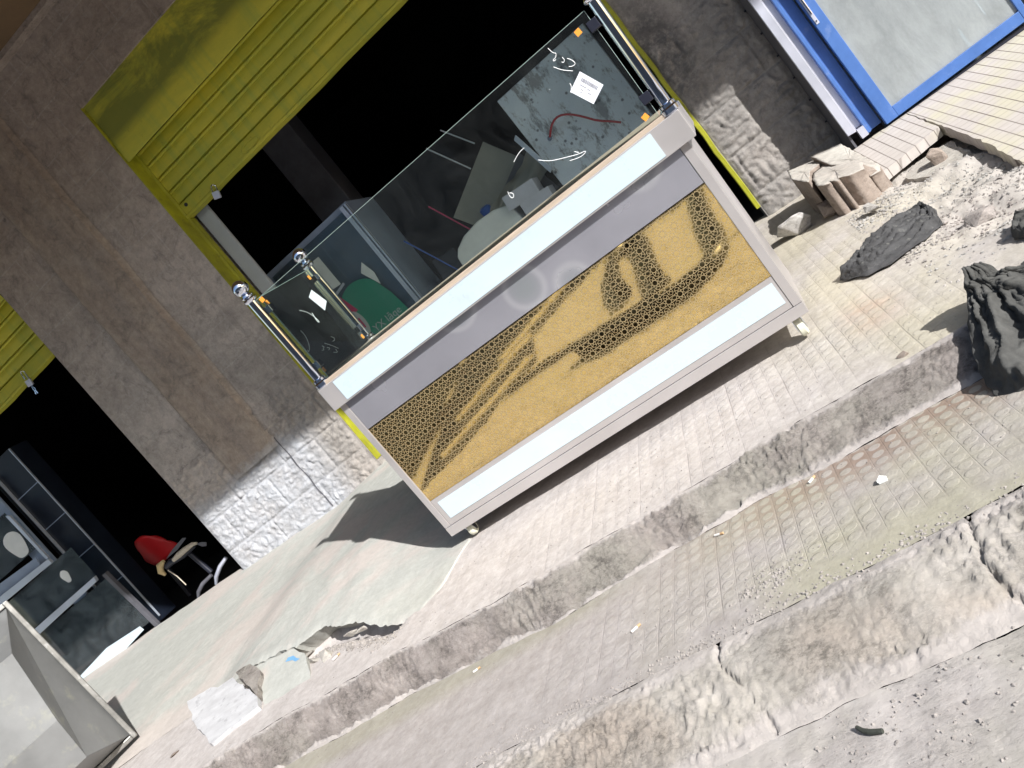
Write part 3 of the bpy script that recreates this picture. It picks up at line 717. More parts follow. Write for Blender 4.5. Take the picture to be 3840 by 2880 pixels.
# yellow painted door frame
fr = empty('door_frame', (-2.93, 5.3, 0.4), label='yellow green painted steel frame lining the middle doorway', cat='door frame')
def fpart(name, mb, mat, **k):
    o = mb.build(name, mat, None, **k); o.parent = fr; o.matrix_parent_inverse = Matrix.Translation((2.93, -5.3, -0.4)); return o
mb = MB(); zs = rng(0.40, 3.53, 0.1); 
for z in zs:
    k = 0.006*fbm(z, 0, 0, 4, 3)
    mb.v += [(-2.9365, 5.198, z), (-2.930+k*.4, 5.1985, z), (-2.928+k*.3, 5.22, z), (-2.927, 5.33, z), (-2.912, 5.335, z), (-2.912, 5.40, z)]
for i in range(len(zs)-1):
    for j in range(5): a = i*6+j; mb.f.append((a, a+1, a+7, a+6))
fpart('jamb', mb, M['yellow'])
mb = MB(); zs = rng(0.19, 3.53, 0.06)
for z in zs:
    k = 0.005*fbm(z, 5, 0, 6, 4)
    mb.v += [(0.132+k, 5.40, z), (0.132+k, 5.186, z), (0.153+k, 5.184, z), (0.158+k, 5.199, z)]
for i in range(len(zs)-1):
    for j in range(3): a = i*4+j; mb.f.append((a, a+1, a+5, a+4))
fpart('jamb', mb, M['yellow'])
# padlocks
def padlock(name, x, z, open_, rot, label):
    r = empty(name, (x, 5.318, z), label=label, cat='padlock')
    r.rotation_euler = (0, rot, 0)
    MB().box((-0.028, -0.009, -0.085), (0.028, 0.009, -0.033)).build('lock_body', M['silver'], r, bevel=0.003)
    off = 0.034 if open_ else 0.0
    q = [(-0.019, 0, -0.035+off*0.45), (-0.019, 0, -0.012+off)] + [(-0.019*math.cos(t), 0, -0.006+off+0.019*math.sin(t)) for t in [PI*k/10 for k in range(11)]] + [(0.019, 0, -0.035)]
    MB().tube(q, 0.0042, 8).build('shackle', M['chrome'], r, True)
    return r
padlock('padlock', -2.603, 2.585, False, 0.35, 'closed steel padlock hanging from the middle shutter rail')
p2 = padlock('padlock', -4.905, 2.60, True, 0.18, 'open steel padlock hanging from the left shutter rail')
kz = -0.085
MB().tube([(0.008*math.cos(t), 0.002, kz-0.012+0.008*math.sin(t)) for t in [2*PI*k/14 for k in range(14)]], 0.0013, 5, closed=True).build('key_ring', M['chrome'], p2)
for a in (0.25, -0.15):
    mb = MB(); mt = Matrix.Translation((0.006, 0, kz-0.022)) @ Matrix.Rotation(a, 4, 'Y')
    mb.prism([(0.011*math.cos(t), -0.011+0.011*math.sin(t)) for t in [2*PI*k/12 for k in range(12)]], -0.001, 0.001, 'y')
    mb.box((-0.003, -0.001, -0.055), (0.003, 0.001, -0.02)); mb.box((-0.006, -0.001, -0.05), (-0.003, 0.001, -0.042))
    mb.v = [tuple(mt @ Vector(v)) for v in mb.v]
    mb.build('key', M['chrome'], p2)

# ------------------------------------------------------------------ display counter
RC = Matrix(((0.99800063, 0.05720592, 0.02687419), (-0.05505486, 0.99566874, -0.07491809), (-0.03104355, 0.07328875, 0.9968275)))
cm = RC.to_4x4(); cm.translation = (-1.72528, 3.12, 0.08988)
ct = empty('display_counter', label='steel sweet shop counter with gold star lattice panel and glass screen', cat='counter')
ct.matrix_world = cm
W_, D_ = 1.7375, 0.58
def cp(name, mb, mat, par=None, **k): return mb.build(name, mat, par or ct, **k)
mb = MB().box((0, 0.0, 0.045), (0.030, 0.03, 0.742)).box((W_-0.034, 0.0, 0.045), (W_, 0.03, 0.742))
mb.box((0, -0.002, 0.0), (W_, 0.03, 0.0435)); cp('frame', mb, M['steel'], bevel=0.0015)
cp('kick_panel', MB().box((0.0315, 0.003, 0.0455), (W_-0.0355, 0.02, 0.184)), M['steel'], bevel=0.001)
cp('white_strip', MB().box((0.056, 0.0005, 0.073), (1.690, 0.0028, 0.163)), M['white'])
gp = cp('gold_panel', MB().box((0.0315, 0.005, 0.1855), (W_-0.0355, 0.02, 0.594)), M['gold'])
cp('steel_band', MB().box((0.0315, 0.003, 0.5965), (W_-0.0355, 0.02, 0.742)), M['steel_panel'], bevel=0.001)
cp('side_panel', MB().box((0.0, 0.031, 0.0), (0.004, D_, 0.742)), M['steel'])
cp('side_panel', MB().box((W_-0.004, 0.031, 0.0), (W_, D_, 0.742)), M['steel'])
cp('back_panel', MB().box((0.005, D_-0.01, 0.0), (W_-0.005, D_, 0.742)), M['steel'])
cp('base_plate', MB().box((0.005, 0.031, 0.002), (W_-0.005, D_-0.011, 0.012)), M['steel'])
# fascia box round the top, white strip let into its front
mb = MB().box((-0.016, -0.024, 0.7435), (W_+0.034, -0.004, 0.851)).box((-0.016, -0.0035, 0.7435), (0.004, D_+0.01, 0.851)).box((W_+0.014, -0.0035, 0.7435), (W_+0.034, D_+0.01, 0.851)).box((0.0045, D_-0.01, 0.7435), (W_+0.0135, D_+0.01, 0.851))
cp('fascia', mb, M['steel'], bevel=0.002)
cp('white_strip', MB().box((0.069, -0.0265, 0.751), (1.654, -0.0245, 0.845)), M['white'])
cp('worktop', MB().box((0.006, -0.003, 0.842), (W_+0.012, D_-0.012, 0.868)), M['wood'], bevel=0.003)
# etched star lattice, thin matt strips on the mirror
mb = MB(); p = 0.050; ry = p*0.866; v0 = 0.0044; umin, umax, wmin, wmax = 0.034, W_-0.038, 0.188, 0.592
def clipseg(a, b):
    t0, t1 = 0.0, 1.0; d = (b[0]-a[0], b[1]-a[1])
    for q, e in ((-d[0], a[0]-umin), (d[0], umax-a[0]), (-d[1], a[1]-wmin), (d[1], wmax-a[1])):
        if abs(q) < 1e-12:
            if e < 0: return None
        else:
            r = e/q
            if q < 0: t0 = max(t0, r)
            else: t1 = min(t1, r)
    if t0 >= t1: return None
    return (a[0]+d[0]*t0, a[1]+d[1]*t0), (a[0]+d[0]*t1, a[1]+d[1]*t1)
def lseg(a, b, wd=0.0021):
    c = clipseg(a, b)
    if not c: return
    a, b = c; L = math.hypot(b[0]-a[0], b[1]-a[1])
    if L < 1e-4: return
    nx, nz = -(b[1]-a[1])/L*wd/2, (b[0]-a[0])/L*wd/2
    mb.quad((a[0]+nx, v0, a[1]+nz), (a[0]-nx, v0, a[1]-nz), (b[0]-nx, v0, b[1]-nz), (b[0]+nx, v0, b[1]+nz))
for r in range(-1, 12):
    for c in range(-1, 38):
        cx = umin+c*p+(p/2 if r % 2 else 0); cz = wmin+r*ry; R1 = p*0.505
        P = [(cx+R1*math.cos(PI/8+2*PI*k/8), cz+R1*math.sin(PI/8+2*PI*k/8)) for k in range(8)]
        for k in range(8): lseg(P[k], P[(k+3) % 8])
        Q = [(cx+p*0.577*math.cos(PI/6+PI/3*k), cz+p*0.577*math.sin(PI/6+PI/3*k)) for k in range(6)]
        for k in (0, 3):
            for dd in (0, 2.094, 4.189): lseg(Q[k], (Q[k][0]+0.010*math.cos(dd+PI/6+(PI if k else 0)), Q[k][1]+0.010*math.sin(dd+PI/6+(PI if k else 0))), 0.0017)
cp('star_lattice', mb, M['goldline'], gp, fixn=False)
# posts with ball finials
for (u, v, nm) in ((0.0, 0.02, 0), (W_+0.012, 0.018, 1), (0.030, 0.545, 2)):
    rr = 0.0205 if nm != 2 else 0.017
    po = cp('post', MB().tube([(u, v, 0.868), (u, v, 1.315)], rr, 24), M['chrome'], smooth=True)
    cp('collar', MB().lathe([(0.020, 1.300), (0.028, 1.306), (0.030, 1.313), (0.026, 1.320), (0.022, 1.323), (0.027, 1.328), (0.024, 1.336), (0.012, 1.340)], (u, v, 0), 24), M['chrome'], po, smooth=True)
    cp('flange', MB().lathe([(0.032, 0.852), (0.036, 0.856), (0.036, 0.872), (0.030, 0.878), (0.030, 0.888), (0.024, 0.892)], (u, v, 0), 16), M['chrome'], po, smooth=True)
    prof = [(0.0345*math.sin(PI*k/16) or 0.0005, 1.371-0.0345*math.cos(PI*k/16)) for k in range(17)]
    prof[0] = (0.0005, prof[0][1]); prof[-1] = (0.0005, prof[-1][1])
    cp('ball_finial', MB().lathe(prof, (u, v, 0), 28), M['chrome'], po, smooth='all')
# glass screens
def pane(x0, x1, y0, y1, z0, z1):
    g = cp('glass_pane', MB().box((x0, y0, z0), (x1, y1, z1)), M['glass'])
    if x1-x0 > y1-y0: mbe = MB().box((x0, y0+0.0005, z1+0.0003), (x1, y1-0.0005, z1+0.0015)).box((x1+0.0003, y0+0.0005, z0), (x1+0.0015, y1-0.0005, z1))
    else: mbe = MB().box((x0+0.0005, y0, z1+0.0003), (x1-0.0005, y1, z1+0.0015)).box((x0+0.0005, y0-0.0015, z0), (x1-0.0005, y0-0.0003, z1))
    cp('polished_edge', mbe, M['glass_edge'], g); return g
gf = pane(0.024, 1.708, 0.017, 0.023, 0.870, 1.294)
gs = pane(0.028, 0.034, 0.040, 0.520, 0.870, 1.296)
for (x, z) in ((1.715, 1.24), (1.715, 0.945)): cp('glass_clip', MB().box((x-0.026, 0.004, z-0.018), (x+0.012, 0.034, z+0.018)), M['black'], bevel=0.002)
for z in (1.237, 0.938): cp('glass_clip', MB().box((0.012, 0.026, z-0.016), (0.045, 0.060, z+0.016)), M['chrome'], bevel=0.002)
cp('glass_clip', MB().box((0.016, 0.502, 0.926), (0.045, 0.535, 0.956)), M['chrome'], bevel=0.002)
cp('glass_clip', MB().box((0.016, 0.502, 1.232), (0.045, 0.535, 1.260)), M['chrome'], bevel=0.002)
def stk(u, w_, s=0.0105, side=False, rot=0.1):
    c, n_ = math.cos(rot), math.sin(rot); q = [(a*c-b*n_, a*n_+b*c) for a, b in ((-s, -s), (s, -s), (s, s), (-s, s))]
    if side: cp('price_dot', MB().prism([(u+a, w_+b) for a, b in q], 0.0343, 0.0349, 'x'), M['orange'], gs)
    else: cp('price_dot', MB().prism([(u+a, w_+b) for a, b in q], 0.0160, 0.0167, 'y'), M['orange'], gf)
stk(1.654, 1.255); stk(1.670, 0.896, rot=0.25); stk(0.046, 1.281, 0.010)
stk(0.470, 1.262, side=True); stk(0.497, 0.902, side=True); stk(0.052, 1.262, side=True); stk(0.045, 0.905, side=True)
lab = cp('paper_label', MB().prism([(1.584, 1.154), (1.518, 1.123), (1.557, 1.040), (1.621, 1.069)], 0.0148, 0.0158, 'y'), M['paper'], gf)
ax = (Vector((1.584, 1.154))+Vector((1.621, 1.069)))/2
mb = MB(); e1 = Vector((1.621-1.584, 1.069-1.154)).normalized(); e2 = Vector((1.518-1.584, 1.123-1.154)).normalized()
o0 = Vector((1.584, 1.154)); random.seed(3); s = 0.016
while s < 0.078:
    wd = random.choice((0.0011, 0.0018, 0.0026)); a = o0+e1*s+e2*0.014; b = o0+e1*s+e2*0.026
    mb.quad((a.x, 0.0145, a.y), ((a+e1*wd).x, 0.0145, (a+e1*wd).y), ((b+e1*wd).x, 0.0145, (b+e1*wd).y), (b.x, 0.0145, b.y)); s += wd+random.choice((0.0012, 0.002))
for (s0, s1, t) in ((0.02, 0.045, 0.036), (0.05, 0.062, 0.037), (0.030, 0.040, 0.048), (0.055, 0.070, 0.047), (0.032, 0.038, 0.056)):
    a = o0+e1*s0+e2*t; b = o0+e1*s1+e2*t
    mb.quad((a.x, 0.0145, a.y), (b.x, 0.0145, b.y), ((b+e2*.0018).x, 0.0145, (b+e2*.0018).y), ((a+e2*.0018).x, 0.0145, (a+e2*.0018).y))
cp('label_print', mb, M['ink'], gf, fixn=False)
cp('paper_label', MB().prism([(0.408, 1.210), (0.345, 1.188), (0.380, 1.100), (0.449, 1.130)], 0.0345, 0.0355, 'x'), M['paper'], gs)
FS = [[(1.544, 1.281), (1.548, 1.257), (1.557, 1.251), (1.546, 1.24), (1.534, 1.241), (1.534, 1.235), (1.544, 1.235)], [(1.564, 1.228), (1.566, 1.216), (1.557, 1.21), (1.554, 1.217)], [(1.575, 1.214), (1.584, 1.202), (1.589, 1.182), (1.574, 1.182), (1.564, 1.19)], [(1.522, 1.222), (1.539, 1.195), (1.566, 1.17)], [(1.534, 1.146), (1.532, 1.133), (1.518, 1.119)], [(1.275, 1.077), (1.249, 1.076), (1.214, 1.062)], [(1.288, 1.013), (1.318, 0.984), (1.364, 0.962), (1.416, 0.939), (1.444, 0.933), (1.43, 0.927), (1.408, 0.929), (1.376, 0.941)], [(1.419, 0.943), (1.408, 0.956)], [(1.13, 0.994), (1.125, 0.979), (1.127, 0.966), (1.137, 0.966), (1.142, 0.978), (1.132, 0.987)], [(1.467, 1.175), (1.466, 1.172)]]
SS = [[(0.208, 1.163), (0.248, 1.139), (0.27, 1.102), (0.275, 1.072), (0.26, 1.076), (0.275, 1.124)], [(0.104, 1.091), (0.108, 1.067), (0.093, 1.036), (0.067, 1.01), (0.038, 0.999), (0.046, 1.01)], [(0.187, 0.988), (0.222, 0.961), (0.25, 0.932)], [(0.157, 0.986), (0.166, 0.975), (0.149, 0.975), (0.148, 0.966), (0.132, 0.972)], [(0.18, 0.967), (0.197, 0.957), (0.177, 0.954)], [(0.195, 0.934), (0.224, 0.92), (0.226, 0.938)], [(0.267, 0.993), (0.283, 0.979), (0.271, 0.97), (0.25, 0.972)]]
def smooth_line(p, it=2):
    for _ in range(it):
        q = [p[0]]
        for a, b in zip(p, p[1:]): q += [(a[0]*.75+b[0]*.25, a[1]*.75+b[1]*.25), (a[0]*.25+b[0]*.75, a[1]*.25+b[1]*.75)]
        p = q+[p[-1]]
    return p
for s in FS: cp('marker_stroke', MB().tube([(u, 0.0158, w_) for u, w_ in smooth_line(s)], 0.0013, 5), M['marker'], gf)
for s in SS: cp('marker_stroke', MB().tube([(0.0358, v, w_) for v, w_ in smooth_line(s)], 0.0012, 5), M['marker'], gs)
# casters
for (u, v, hh) in ((0.075, 0.05, 0.064), (W_-0.055, 0.055, 0.090), (0.075, D_-0.06, 0.062), (W_-0.06, D_-0.06, 0.085)):
    fk = cp('caster', MB().box((u-0.028, v-0.024, -0.004), (u+0.028, v+0.024, -0.0005)).prism([(v-0.02, -0.004), (v+0.02, -0.004), (v+0.012, -hh*0.72), (v-0.002, -hh*0.72)], u-0.019, u-0.016, 'x').prism([(v-0.02, -0.004), (v+0.02, -0.004), (v+0.012, -hh*0.72), (v-0.002, -hh*0.72)], u+0.016, u+0.019, 'x'), M['chrome'])
    wr = hh*0.46; prof = [(0.004, -0.0145), (wr*0.86, -0.0145), (wr, -0.009), (wr, 0.009), (wr*0.86, 0.0145), (0.004, 0.0145)]
    mb = MB().lathe(prof, (0, 0, 0), 22); mb.v = [(u+z, v+0.004+x, -hh+wr+y) for x, y, z in mb.v]
    cp('wheel', mb, M['caster'], fk, smooth=True)

# ------------------------------------------------------------------ aluminium shop front on the right
sf = empty('aluminium_kiosk', (0.72, 4.92, 0.2), label='projecting aluminium shop front with silver post and blue door leaves', cat='shop front')
def sp(name, mb, mat, par=None, **k):
    o = mb.build(name, mat, None, **k); o.parent = par or sf
    o.matrix_parent_inverse = Matrix.Translation((-0.72, -4.92, -0.2)); return o
sp('post', MB().prism([(0.719, 0.239), (0.766, 0.233), (0.766, 2.7), (0.719, 2.7)], 4.915, 4.945, 'y').box((0.7665, 4.918, 0.243), (0.771, 4.97, 2.7)), M['silver'], bevel=0.002)
sp('side_panel', MB().box((0.719, 4.9455, 0.08), (0.731, 5.199, 2.7)), M['greydark'])
for k in range(9): sp('bracket', MB().box((0.706, 5.185, 0.35+k*0.155), (0.718, 5.1955, 0.360+k*0.155)), M['black'])
sp('track', MB().box((0.7715, 4.97, 0.243), (0.810, 4.98, 2.7)).box((0.7715, 4.922, 0.180), (0.810, 4.969, 0.238)), M['silver'])
sp('door_jamb', MB().box((0.811, 4.93, 0.185), (0.829, 4.99, 2.7)).box((0.8295, 4.97, 0.185), (0.90, 4.99, 2.7)), M['blue'], bevel=0.002)
def leaf(x0, x1, y, rz):
    L = empty('door_leaf', (x0, y, 0), rz); L.parent = sf; L.matrix_parent_inverse = Matrix.Translation((-0.72, -4.92, -0.2))
    wd = x1-x0; s = 0.068
    def q(name, mb, mat, **k): return mb.build(name, mat, L, **k)
    mb = MB().box((0, 0, 0.164), (s, 0.04, 2.65)).box((wd-s*0.5, 0, 0.164), (wd, 0.04, 2.65)).box((s+.0003, 0.001, 0.164), (wd-s*0.5-.0003, 0.039, 0.226)).box((s+.0003, 0.001, 2.58), (wd-s*0.5-.0003, 0.039, 2.65))
    q('stile_frame', mb, M['blue'], bevel=0.003)
    q('glass', MB().box((s, 0.016, 0.226), (wd-s*0.5, 0.022, 2.58)), M['glass_dusty'])
    return L
l1 = leaf(0.905, 1.715, 4.912, -0.010)
MB().box((0.007, -0.004, 0.815), (0.025, -0.0005, 1.13)).build('handle_plate', M['silver'], l1, bevel=0.001)
MB().box((0.012, -0.010, 0.875), (0.020, -0.0045, 1.0)).build('latch_bolt', M['chrome'], l1, bevel=0.001)
MB().tube([(0.0155, -0.004, 0.832), (0.0155, -0.008, 0.832)], 0.004, 10).build('keyhole', M['black'], l1)
l2 = leaf(1.75, 2.54, 4.93, -0.01)
sp('threshold', MB().box((0.83, 4.93, 0.08), (2.7, 5.03, 0.150)), M['black'])
sp('backing_sheet', MB().box((0.93, 5.15, 0.13), (2.7, 5.16, 2.6)), M['curtain'])
sp('shelf', MB().box((1.19, 5.08, 0.30), (1.47, 5.145, 0.345)).box((1.43, 5.08, 0.3455), (1.53, 5.145, 1.4)).box((1.60, 5.06, 0.30), (1.68, 5.10, 0.42)), M['palewhite'])
sp('header', MB().box((0.719, 4.915, 2.705), (2.7, 5.199, 2.85)), M['silver'])

# ------------------------------------------------------------------ slabs and rubble on the right
def slab_plane(x, y): return 0.158 - 0.03*(x-1) + 0.20*(y-4.92) - 0.012
def slab(name, poly, th, label, fn=slab_plane, mat='slab', nsub=1, group=None, rag=0.008):
    pts = []
    for (a, b) in zip(poly, poly[1:]+poly[:1]):
        L = math.hypot(b[0]-a[0], b[1]-a[1]); k = max(1, int(L/0.04))
        for i in range(k):
            t = i/k; x = a[0]+(b[0]-a[0])*t; y = a[1]+(b[1]-a[1])*t
            pts.append((x+rag*noise.noise(Vector((x*25, y*25, 1))), y+rag*noise.noise(Vector((x*25, y*25, 7)))))
    mb = MB(); n = len(pts)
    mb.v = [(x, y, fn(x, y)) for x, y in pts]+[(x-0.004, y+0.004, fn(x, y)-th) for x, y in pts]
    mb.f = [tuple(range(n)), tuple(range(2*n-1, n-1, -1))]+[(i, i+n, (i+1) % n+n, (i+1) % n) for i in range(n)]
    return mb.build(name, M[mat], None, False, label=label, cat='paving slab', group=group)
slab('paving_slab', [(0.665, 4.94), (0.66, 4.40), (1.0, 4.485), (1.012, 4.94)], 0.05, 'grooved beige paving slab with a clean front edge, left of the broken gap')
slab('paving_slab', [(1.017, 4.942), (1.012, 4.48), (1.003, 3.98), (0.965, 3.58), (1.5, 3.25), (2.7, 3.25), (2.75, 4.942)], 0.06, 'large grooved beige and cream paving slab before the blue doors')
slab('paving_slab', [(0.72, 4.34), (0.78, 4.18), (0.97, 4.17), (0.99, 4.40), (0.82, 4.42)], 0.045, 'plain broken slab piece lying under the grooved slabs', lambda x, y: slab_plane(x, y)-0.058, 'block', rag=0.02)
def chunk(name, poly, ztop, zbot, label, mat, cat='concrete block', fluted=False, group=None):
    mb = MB(); pts = []
    for (a, b) in zip(poly, poly[1:]+poly[:1]):
        k = max(2, int(math.hypot(b[0]-a[0], b[1]-a[1])/0.018))
        for i in range(k):
            t = i/k; x = a[0]+(b[0]-a[0])*t; y = a[1]+(b[1]-a[1])*t
            pts.append((x+0.007*noise.noise(Vector((x*30, y*30, 1))), y+0.007*noise.noise(Vector((x*30, y*30, 7)))))
    cx = sum(q[0] for q in pts)/len(pts); cy = sum(q[1] for q in pts)/len(pts); n = len(pts)
    K = [0.0, 0.25, 0.5, 0.75, 1.0]
    rings = []
    for sc_ in (0.0, 0.5, 0.85):      # top fan rings
        rings.append([(cx+(x-cx)*sc_, cy+(y-cy)*sc_, ztop(x*sc_+cx*(1-sc_), y*sc_+cy*(1-sc_))+0.006*noise.noise(Vector((x*22*sc_, y*22, 3)))) for x, y in pts])
    for kk, t in enumerate([0, 0.03]+K[1:]):
        R = []
        for (x, y) in pts:
            z1 = ztop(x, y); z0 = zbot(x, y); ins = (0.0 if t == 0 else 0.006)+0.01*noise.noise(Vector((x*14, y*14, t*3)))*(t > 0)
            R.append((x+(cx-x)*ins*4, y+(cy-y)*ins*4+0.015*t, z1+(z0-z1)*t))
        rings.append(R)
    for R in rings: mb.v += R
    for i in range(len(rings)-1):
        for j in range(n): mb.f.append((i*n+j, i*n+(j+1) % n, (i+1)*n+(j+1) % n, (i+1)*n+j))
    o = mb.build(name, M[mat], None, 'all', label=label, cat=cat, group=group)
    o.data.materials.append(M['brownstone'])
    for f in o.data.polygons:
        if f.normal.z < 0.35: f.material_index = 1  # steep and downward faces take the darker brown
    return o
# big broken channel block (flutes run down its face)
flu = [(0.386, 4.25), (0.41, 4.22), (0.435, 4.215), (0.443, 4.265), (0.462, 4.215), (0.478, 4.215), (0.488, 4.275), (0.52, 4.24), (0.60, 4.27), (0.635, 4.45), (0.63, 4.66), (0.55, 4.80), (0.44, 4.62), (0.405, 4.45)]
def ztA(x, y): return 0.232 + 0.10*(y-4.5) - 0.34*(x-0.4)
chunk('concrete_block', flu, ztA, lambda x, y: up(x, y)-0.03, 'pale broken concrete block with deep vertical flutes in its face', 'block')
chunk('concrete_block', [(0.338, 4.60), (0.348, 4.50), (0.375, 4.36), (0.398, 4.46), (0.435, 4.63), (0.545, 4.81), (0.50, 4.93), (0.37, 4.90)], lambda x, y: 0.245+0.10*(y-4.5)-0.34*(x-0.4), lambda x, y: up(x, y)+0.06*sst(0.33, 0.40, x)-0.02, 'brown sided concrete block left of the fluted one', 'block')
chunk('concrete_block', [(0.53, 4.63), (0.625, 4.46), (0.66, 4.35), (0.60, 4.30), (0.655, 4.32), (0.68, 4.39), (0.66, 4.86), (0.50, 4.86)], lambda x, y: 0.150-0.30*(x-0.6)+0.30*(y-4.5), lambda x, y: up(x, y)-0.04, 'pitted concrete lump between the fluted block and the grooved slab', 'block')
mb = MB(); rock(mb, (0.375, 4.37, 0.075), (0.05, 0.05, 0.05), 5, n=3); mb.build('round_stone', M['brownstone'], None, 'all', label='round brown stone wedged beneath the broken concrete blocks', cat='stone')
# loose white topped stone
mb = MB(); rock(mb, (0.200, 4.45, 0.105), (0.102, 0.082, 0.074), 12, n=3); mb.build('loose_stone', M['whitestone'], None, 'all', label='loose angular stone with a white top, standing alone on the paving', cat='stone')
mb = MB(); rock(mb, (0.50, 4.02, 0.02), (0.045, 0.04, 0.028), 14, n=2); mb.build('rubble_stone', M['rubble'], None, False, label='small pink white stone at the foot of the fluted block', cat='stone')
mb = MB(); rock(mb, (0.86, 4.27, -0.01), (0.05, 0.05, 0.05), 21, n=2); mb.build('dark_stone', M['brownstone'], None, False, label='dark stone in the gap under the grooved slabs', cat='stone')
mb = MB(); rock(mb, (0.14, 2.53, -0.112), (0.020, 0.014, 0.014), 3, n=1); mb.build('stone_chip', M['brownstone'], None, False, label='small dark triangular stone chip on the upper kerb edge', cat='stone')
mb = MB(); rock(mb, (-0.10, 2.105, -0.208), (0.016, 0.012, 0.012), 31, n=1); mb.build('stone_chip', M['palewhite'], None, False, label='grey green stone chip on the lower dotted pavement', cat='stone')
mb = MB(); rock(mb, (0.66, 3.25, -0.09), (0.06, 0.05, 0.035), 41, n=2); mb.build('rubble_stone', M['rubble'], None, False, label='pale round stone at the right edge above the charcoal cloth', cat='stone')
mb = MB(); rock(mb, (0.60, 2.62, -0.11), (0.05, 0.035, 0.03), 44, n=2); mb.build('rubble_stone', M['rubble'], None, False, label='pale stone half covered by the charcoal cloth', cat='stone')

# ------------------------------------------------------------------ rags
def poly_at(L, t):
    n = len(L)-1; f = min(max(t*n, 0), n-1e-6); i = int(f); u = f-i
    return Vector(L[i]).lerp(Vector(L[i+1]), u)
def rag(name, L, R, label, mat, ns=70, nt=44, hgt=0.03, folds=5, fold_amp=0.02, seed=0, zf=None, twist=0.8, cat='rag', dv=(0, 0, 1), c_w=(0.9, 0.45, 0.22)):
    mb = MB()
    for i in range(ns+1):
        s = i/ns; a = poly_at(L, s); b = poly_at(R, s)
        for j in range(nt+1):
            t = j/nt; p = a.lerp(b, t); edge = sst(0, 0.14, t)*sst(0, 0.14, 1-t)*sst(0, 0.1, s+0.02)*sst(0, 0.08, 1-s+0.02)
            wv = t*folds + twist*math.sin(s*3.2+seed) + 0.6*noise.noise(Vector((s*2.5, t*2.5, seed)))
            f = 0.5+0.5*math.cos(2*PI*wv)
            c1 = (1-abs(noise.noise(Vector((s*3.2+seed, t*9+1.5*s, seed)))))**5; c2 = (1-abs(noise.noise(Vector((s*9+seed, t*20+5*s, seed+3)))))**5; c3 = (1-abs(noise.noise(Vector((s*26-8*t, t*18, seed+6)))))**6
            z = (p.z if zf is None else zf(p.x, p.y)) + 0.004
            dd = edge*(hgt*math.sin(PI*min(1, t*0.9+0.05))**0.6 + fold_amp*(0.45*f + c_w[0]*c1 + c_w[1]*c2 + c_w[2]*c3 - 0.5))
            n1 = 0.012*noise.noise(Vector((s*14, t*5, seed+8)))
            mb.v.append((p.x+n1+dd*dv[0], p.y+n1*0.6+dd*dv[1], z+dd*dv[2]))
    for i in range(ns):
        for j in range(nt): a = i*(nt+1)+j; mb.f.append((a, a+nt+1, a+nt+2, a+1))
    o = mb.build(name, M[mat], None, 'all', label=label, cat=cat)
    sm = o.modifiers.new('solid', 'SOLIDIFY'); sm.thickness = 0.004; sm.offset = -1
    return o
uz = lambda x, y: H(x, y)+0.004
jn = rag('rag_trousers', [(0.176, 3.42, 0), (0.305, 3.562, 0), (0.351, 3.66, 0), (0.47, 3.69, 0), (0.60, 3.74, 0), (0.625, 3.72, 0)], [(0.18, 3.415, 0), (0.246, 3.294, 0), (0.339, 3.259, 0), (0.496, 3.315, 0), (0.585, 3.443, 0), (0.63, 3.66, 0)],
    'crumpled dark grey denim rag lying on rubble and dotted paving', 'jeans', ns=110, nt=80, hgt=0.016, folds=3.2, fold_amp=0.027, seed=2.3, zf=uz)
rag('cloth_heap', [(0.415, 2.535, -0.012), (0.372, 2.50, -0.055), (0.335, 2.455, -0.095), (0.30, 2.40, -0.13), (0.265, 2.33, -0.17), (0.25, 2.26, -0.215), (0.24, 2.20, -0.24)],
    [(0.455, 2.545, -0.018), (0.50, 2.56, -0.10), (0.60, 2.58, -0.13), (0.72, 2.56, -0.15), (0.80, 2.42, -0.19), (0.80, 2.22, -0.24), (0.72, 2.05, -0.26)],
    'large charcoal cloth heap draped over the kerb at the right edge', 'cloth', ns=110, nt=110, hgt=0.06, folds=4.2, fold_amp=0.058, seed=5.1, twist=0.3, dv=(-0.25, -0.55, 0.6), c_w=(0.7, 0.25, 0.06))
rag('black_rag', [(0.62, 2.84, 0), (0.66, 2.96, 0), (0.74, 3.02, 0)], [(0.66, 2.76, 0), (0.80, 2.80, 0), (0.95, 2.9, 0)], 'small black rag at the right edge beyond the charcoal heap', 'cloth', ns=24, nt=20, hgt=0.03, folds=3, fold_amp=0.02, seed=9, zf=uz)

# ------------------------------------------------------------------ fragments at the ramp edge
fz = lambda k: (lambda x, y: up(x, y)+k+0.20*(y-2.9))
def frag(name, poly, label, mat, k=0.04, cat='stone', th=0.06, sl=0.16):
    f = lambda x, y: up(x, y)+k+sl*(y-2.85)
    o = slab(name, poly, th, label, f, mat, rag=0.014); o['category'] = cat; return o
frag('marble_fragment', [(-3.46, 3.10), (-3.25, 2.86), (-3.02, 2.66), (-2.92, 2.70), (-2.84, 2.70), (-2.76, 2.73), (-2.80, 2.80), (-3.10, 3.06), (-3.20, 3.06), (-3.28, 3.10)], 'white veined marble fragment at the ramp corner', 'marble', 0.045, 'stone', 0.07)
frag('concrete_fragment', [(-3.08, 3.08), (-2.80, 2.80), (-2.86, 2.98), (-2.98, 3.08)], 'triangular rough concrete piece between marble and painted slab', 'kerb1', 0.05, 'stone', 0.06)
pf = frag('concrete_fragment', [(-2.96, 3.07), (-2.76, 2.76), (-2.46, 2.72), (-2.56, 2.92), (-2.68, 3.03)], 'smooth cement piece with a blue paint smear', 'ramp', 0.018, 'stone', 0.05, 0.20)
mb = MB(); f = lambda x, y: up(x, y)+0.018+0.20*(y-2.85)+0.0012
